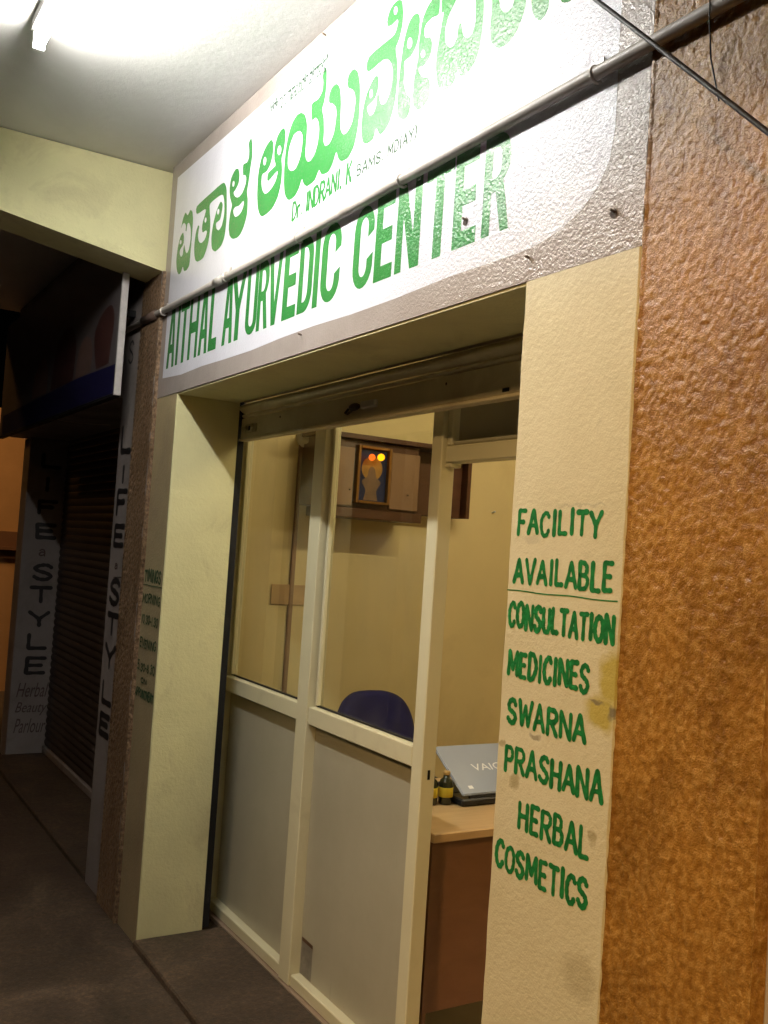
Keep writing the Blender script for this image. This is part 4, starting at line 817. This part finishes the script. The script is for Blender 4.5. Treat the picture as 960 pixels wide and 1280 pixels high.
# ================================================================== CONSULTING ROOM
# tube light on the room ceiling
rl = thing('ceiling_tube_light', 'lit tube light on the consulting room ceiling', 'lamp', (-2.3, 1.7, 2.98))
obj('batten', box(-2.33, -2.27, 1.0, 2.2, 2.93, 2.979), M['white_plastic'], rl)
obj('tube', tube([(-2.30, 1.02, 2.905), (-2.30, 2.18, 2.905)], 0.014, 10), M['room_tube'], rl)

# shrine cabinet on the wall
cb = thing('wall_cabinet', 'dark brown wall cabinet with beige doors around a lit framed picture', 'cabinet', (-4.2, 1.25, 1.75))
obj('carcass', box(-4.199, -4.0, 0.80, 1.350, 1.80, 2.125, 0.003), M['wood_dark'], cb)
obj('top_board', box(-4.199, -3.965, 0.78, 1.72, 2.127, 2.150, 0.002), M['wood_dark'], cb)
obj('bottom_shelf', box(-4.199, -3.955, 0.845, 1.358, 1.752, 1.798, 0.003), M['wood_dark'], cb)
obj('side_wing', box(-4.199, -4.10, 1.352, 1.690, 1.800, 2.125, 0.002), M['wood_dark'], cb)
obj('end_panel', box(-4.199, -4.05, 1.692, 1.716, 1.80, 2.125, 0.002), M['wood_dark'], cb)
for y0, y1 in ((0.805, 0.975), (1.182, 1.346)):
    d = obj('door', box(-3.999, -3.980, y0, y1, 1.808, 2.085, 0.003), M['wood_door'], cb)
    obj('knob', ball((-3.974, y0+0.10 if y0 > 1 else y1-0.02, 1.885), 0.005, None, 1), M['rust'], d)
pf = thing('framed_picture', 'dark blue framed picture with golden disc lit by two small bulbs', 'picture', (-3.99, 1.075, 1.82))
obj('frame', box(-3.999, -3.962, 0.985, 1.000, 1.825, 2.10, 0.002), M['gold'], pf)
obj('frame', box(-3.999, -3.962, 1.157, 1.172, 1.825, 2.10, 0.002), M['gold'], pf)
obj('frame', box(-3.999, -3.962, 1.0005, 1.1565, 1.825, 1.838, 0.002), M['gold'], pf)
obj('frame', box(-3.999, -3.962, 1.0005, 1.1565, 2.087, 2.10, 0.002), M['gold'], pf)
obj('print', box(-3.998, -3.985, 1.0005, 1.1565, 1.8385, 2.0865), M['print_blue'], pf)
pz = FACEX(-3.985, 0.0015)
obj('golden_disc', fill_mesh([arcpts(1.075, 1.995, 0.058, 0.058, 0, 345, 23)], pz), M['print_gold'], pf)
pz2 = FACEX(-3.985, 0.0025)
obj('pale_shape', fill_mesh([cat([(1.035, 1.842), (1.045, 1.89), (1.022, 1.93), (1.050, 1.955), (1.058, 1.99), (1.075, 2.005), (1.092, 1.99), (1.100, 1.955), (1.128, 1.93), (1.105, 1.89), (1.115, 1.842)], 3)], pz2), M['print_pale'], pf)
for y, z, mm, r in ((1.048, 2.045, 'bulb_red', 0.0165), (1.098, 2.050, 'bulb_orange', 0.018)):
    bl = tag(obj('small_bulb', ball((-3.945, y, z), r, None, 2), M[mm], None, True, base=(-3.945, y, z)), ('dim red glowing bulb at the top of the framed picture' if mm == 'bulb_red' else 'bright orange glowing bulb at the top of the framed picture'), 'bulb')
    obj('socket', tube([(-3.961, y, z+0.012), (-3.945, y, z+r*0.8)], 0.004, 6), M['black_plastic'], bl)

# brown strip painting in a corner shadow, then a plate and bulb holder
wc = thing('shadow_strip', 'thin brown strip standing in for a corner shadow down the cream room wall', 'painted shadow', (-4.2, 0.79, 0.4))
obj('shadow_band', box(-4.199, -4.188, 0.782, 0.806, 0.35, 2.10, 0.002), M['print_gold'] if False else M['wood_door'], wc)  # no real conduit: the dark line is shade, built as a strip
jb = tag(obj('tan_plate', box(-4.1995, -4.190, 0.690, 0.895, 1.318, 1.415, 0.002), M['desk_top'], None, base=(-4.2, .79, 1.32)), 'blank tan plate on the room wall across the shadow strip', 'plate')
bh = thing('bulb_holder', 'white round bulb holder at the top of the wall shadow strip', 'bulb holder', (-4.19, 0.81, 2.12))
obj('rose', tube([(-4.199, 0.81, 2.125), (-4.170, 0.812, 2.12)], 0.045, 16), M['grey_plastic'], bh)
obj('cup', tube([(-4.1695, 0.812, 2.12), (-4.135, 0.822, 2.108)], [0.030, 0.024], 14), M['grey_plastic'], bh)
tag(obj('wall_nail', tube([(-4.2, 1.98, 1.855), (-4.175, 1.98, 1.86)], 0.005, 8), M['silver'], base=(-4.2, 1.98, 1.855)), 'bright nail in the bare room wall beside the cabinet', 'nail')

# desk
dk = thing('desk', 'office desk with pale wood top and brown front panel', 'desk', (-2.75, 1.1, 0.018))
obj('top', box(-3.06, -2.440, 0.475, 1.75, 0.722, 0.750, 0.003), M['desk_top'], dk)
obj('front_panel', box(-2.480, -2.462, 0.50, 1.72, 0.20, 0.7215), M['desk_panel'], dk)
for y in (0.485, 1.715):
    obj('side_panel', box(-3.04, -2.4605, y, y+0.0145, 0.018, 0.7215) if y < 1 else box(-3.04, -2.4605, y+0.006, y+0.02, 0.018, 0.7215), M['desk_panel'], dk)

# laptop
lt = thing('laptop', 'blue grey laptop with half closed lid on the desk', 'laptop', (-2.8, 0.94, 0.75))
LY0, LY1 = 0.755, 1.105
obj('base', box(-2.925, -2.672, LY0-0.005, LY1+0.005, 0.7515, 0.776, 0.005), M['black_plastic'], lt)
kb = obj('keyboard', box(-2.90, -2.76, LY0+0.02, LY1-0.02, 0.7762, 0.778), M['gasket'], lt)
hx, hz = -2.683, 0.783; dx, dz = -0.842*0.232, 0.54*0.232
nx, nz = 0.54, 0.842
b = bmesh.new()
cs = []
for t in (0.0, 1.0):
    for k in (0.0, 0.010):
        for y in (LY0, LY1):
            cs.append(b.verts.new((hx+dx*t+nx*k, y, hz+dz*t+nz*k)))
for f in ((0, 1, 5, 4), (2, 6, 7, 3), (0, 2, 3, 1), (4, 5, 7, 6), (0, 4, 6, 2), (1, 3, 7, 5)): b.faces.new([cs[i] for i in f])
bmesh.ops.bevel(b, geom=list(b.edges), offset=0.003, segments=2, affect='EDGES')
lid = obj('lid', b, M['laptop'], lt)
def onlid(u, v, k=0.0):
    t = v; o_ = 0.0106+k
    return (hx+dx*t+nx*o_, u, hz+dz*t+nz*o_)
obj('logo_lettering', font_mesh('VAIO', 0.862, 0.998, 0.44, 0.58, onlid), M['silver'], lid)
obj('badge', fill_mesh([[(0.795, 0.10), (0.815, 0.10), (0.813, 0.16), (0.795, 0.16)]], onlid), M['silver'], lid)
def offlid(u, v, k=0.0):
    return (hx+dx*v-nx*0.0008, u, hz+dz*v-nz*0.0008)
obj('screen', fill_mesh([[(LY0+.012, .08), (LY1-.012, .08), (LY1-.012, .95), (LY0+.012, .95)]], offlid), M['screen'], lid)
obj('hinge', tube([(hx, LY0+0.03, 0.779), (hx, LY1-0.03, 0.779)], 0.006, 8), M['black_plastic'], lt)

# medicine bottles
def bottle(x, y, label):
    t = thing('medicine_bottle', label, 'bottle', (x, y, 0.75), 'medicine bottles by the laptop')
    obj('body', lathe([(0.001, 0.001), (0.0225, 0.001), (0.025, 0.004), (0.025, 0.070), (0.021, 0.081), (0.012, 0.089), (0.0105, 0.098), (0.001, 0.0985)], (x, y, 0.75), 18), M['bottle'], t, True)
    obj('label', lathe([(0.0253, 0.026), (0.0256, 0.0265), (0.0256, 0.058), (0.0253, 0.0585)], (x, y, 0.75), 18), M['yellow_label'], t, True)
    obj('cap', lathe([(0.011, 0.0987), (0.0125, 0.099), (0.0125, 0.111), (0.010, 0.1125), (0.001, 0.113)], (x, y, 0.75), 14), M['cap'], t, True)
bottle(-2.735, 0.722, 'dark medicine bottle with yellow label and gold cap touching the laptop')
bottle(-2.745, 0.665, 'dark medicine bottle with yellow label half hidden by the door post')

# office chair, back to the wall
ch = thing('office_chair', 'dark blue fabric office chair behind the desk', 'chair', (-3.42, 0.885, 0.018))
b = bmesh.new()
cy, zc, hw_, hh = 0.884, 0.775, 0.198, 0.235
rings = []
for th in (-0.028, -0.020, 0.012, 0.028):
    ring = []; sc = 0.90 if abs(th) > 0.025 else 1.0
    for i in range(40):
        a = 2*math.pi*i/40; c_, s_ = math.cos(a), math.sin(a)
        y = hw_*sc*math.copysign(abs(c_)**0.62, c_); z = hh*sc*math.copysign(abs(s_)**0.62, s_)
        y *= (0.90 if z > 0 else 1.0)+0.1*(1-abs(z)/hh)
        x = -3.50+th-0.9*(y**2)*(-1)*0.7-(z*0.12)
        ring.append(b.verts.new((x, cy+y, zc+z)))
    rings.append(ring)
for i in range(3):
    for k in range(40): b.faces.new((rings[i][k], rings[i][(k+1) % 40], rings[i+1][(k+1) % 40], rings[i+1][k]))
b.faces.new(rings[0][::-1]); b.faces.new(rings[-1])
obj('backrest', b, M['fabric'], ch, True)
b = box(-3.46, -3.02, 0.66, 1.11, 0.44, 0.51, 0.03, seg=3)
obj('seat', b, M['fabric'], ch, True)
obj('back_bar', tube([(-3.30, cy, 0.43), (-3.50, cy, 0.44), (-3.545, cy, 0.52), (-3.535, cy, 0.70)], 0.016, 8), M['black_plastic'], ch)
obj('gas_column', tube([(-3.24, cy, 0.12), (-3.24, cy, 0.44)], 0.025, 10), M['black_plastic'], ch)
for i in range(5):
    a = 2*math.pi*i/5+0.3; ex, ey = -3.24+0.27*math.cos(a), cy+0.27*math.sin(a)
    lg = obj('base_leg', tube([(-3.24+0.02*math.cos(a), cy+0.02*math.sin(a), 0.115), (ex, ey, 0.085)], [0.022, 0.014], 8), M['black_plastic'], ch)
    obj('caster', tube([(ex-0.012*math.sin(a), ey+0.012*math.cos(a), 0.043), (ex+0.012*math.sin(a), ey-0.012*math.cos(a), 0.043)], 0.025, 12), M['black_plastic'], lg)
for y in (0.655, 1.115):
    obj('armrest', tube([(-3.10, y, 0.47), (-3.08, y, 0.62), (-3.10, y, 0.66), (-3.36, y, 0.66), (-3.39, y, 0.62), (-3.38, y, 0.47)], 0.014, 8), M['black_plastic'], ch)

# ================================================================== FITTINGS ON THE FACADE
PZ, PY, PR = 2.544, -0.0150, 0.0130
cp = thing('conduit_pipe', 'long grey plastic conduit pipe clamped across the painted sign', 'pipe', (-2.6, 0, PZ))
obj('pipe', tube([(-4.9, PY, PZ+0.008), (-4.0, PY, PZ+0.004), (-3.0, PY-0.002, PZ-0.004), (-2.0, PY-0.002, PZ+0.001), (-1.25, PY-0.003, PZ), (-0.90, PY-0.005, PZ-0.001), (2.2, PY-0.003, PZ)], PR, 14), M['pvc'], cp, True)
obj('coupler', tube([(-4.20, PY, PZ+0.005), (-4.02, PY, PZ+0.004)], PR+0.007, 14), M['pvc_dark'], cp, True)
obj('coupler', tube([(-3.345, PY-0.001, PZ-0.001), (-3.265, PY-0.001, PZ-0.002)], PR+0.003, 14), M['pvc'], cp, True)
for x in (-3.93, -3.24, -2.66, -2.07, -1.375):
    b = bmesh.new()
    ring = [(x, PY+(PR+0.003)*math.cos(a), PZ-0.001+(PR+0.003)*math.sin(a)) for a in [math.radians(40+28*i) for i in range(11)]]
    b2 = tube(ring, 0.0035, 6); join(b, b2)
    box(x-0.006, x+0.006, -0.004, -0.0005, PZ+0.014, PZ+0.036, 0, b)
    obj('clamp', b, M['clamp'], cp)
b = tube([(-1.09, -0.033, PZ+0.01), (-1.088, -0.034, PZ-0.02), (-1.10, -0.012, PZ-0.08), (-1.08, -0.010, PZ-0.16)], 0.0014, 6)
obj('tie_wire', b, M['cable'], cp)

pts = []
for i in range(30):
    t = i/29.0; x = -1.75+2.55*t
    z = 2.609+(x+1.2817)*(-0.985)+0.02*math.sin(t*5)*0.4
    pts.append((x, -0.12-0.0*t, min(z, 3.17)))
cbm = tag(obj('hanging_cable', tube(pts, 0.0042, 8), M['cable'], None, True, base=(-1.2, -0.12, 2.5)), 'black cable slanting down across the sign corner and ochre pillar', 'cable')
# thin wire sagging in front of the neighbour's board
pts = [(-7.3+0.3*i, -0.02, 2.52-0.0448*i-0.05*math.sin(math.pi*i/9.0)) for i in range(10)]
tag(obj('thin_wire', tube(pts, 0.0018, 6), M['clamp'], None, True, base=(-6, -0.02, 2.4)), 'thin pale wire sagging below the dark banner board', 'wire')

# fluorescent batten under the canopy
tl = thing('tube_light', 'lit fluorescent tube light fixed under the walkway ceiling', 'lamp', (-2.5, -0.735, ZC))
TX0, TX1, TY, TZ = -3.10, -1.90, -0.735, 3.095
obj('batten', box(TX0-0.02, TX1+0.02, TY-0.022, TY+0.022, 3.135, ZC-0.001, 0.003), M['white_plastic'], tl)
obj('tube', tube([(TX0+0.012, TY, TZ), (TX1-0.012, TY, TZ)], 0.0165, 14, None), M['tube'], tl, True)
for x in (TX0, TX1):
    obj('lamp_holder', box(x-0.012, x+0.010, TY-0.018, TY+0.018, TZ-0.022, 3.1345, 0.003), M['white_plastic'], tl)

# ================================================================== STREET LAMPS (out of view, sodium light on the ochre pillar)
def street_lamp(x, y, h, aim, power, label, spot=120):
    t = thing('street_lamp', label, 'street lamp', (x, y, -0.17))
    obj('pole', tube([(x, y, -0.17), (x, y, h-0.3), (x, y+0.1, h), (x, y+0.7, h+0.12)], [0.07, 0.05, 0.045, 0.04], 12), M['pole'], t, True)
    obj('lamp_head', box(x-0.12, x+0.12, y+0.6, y+1.1, h+0.06, h+0.18, 0.03, seg=2), M['pole'], t)
    obj('lens', box(x-0.09, x+0.09, y+0.65, y+1.05, h+0.025, h+0.0595, 0.01), M['sodium'], t)
    L = bpy.data.lights.new('lamp_light', 'SPOT'); L.energy = power; L.color = (1.0, 0.64, 0.28); L.shadow_soft_size = 0.35
    L.spot_size = math.radians(spot); L.spot_blend = 0.8
    lo = bpy.data.objects.new('lamp_light', L); C.objects.link(lo); lo.parent = t
    lo.location = (0, 0.85, h-0.02+0.17)
    d = Vector(aim)-Vector((x, y+0.85, h-0.02))
    lo.rotation_euler = d.to_track_quat('-Z', 'Y').to_euler()
    return t
street_lamp(1.2, -6.5, 5.2, (-0.30, 0, 1.0), SODIUM_POWER, 'sodium street lamp on the road opposite the ochre pillar', 46)
street_lamp(-8.6, -3.4, 4.0, (-10.0, 0.9, 1.6), FAR_SODIUM, 'sodium street lamp near the far end of the walkway', 70)
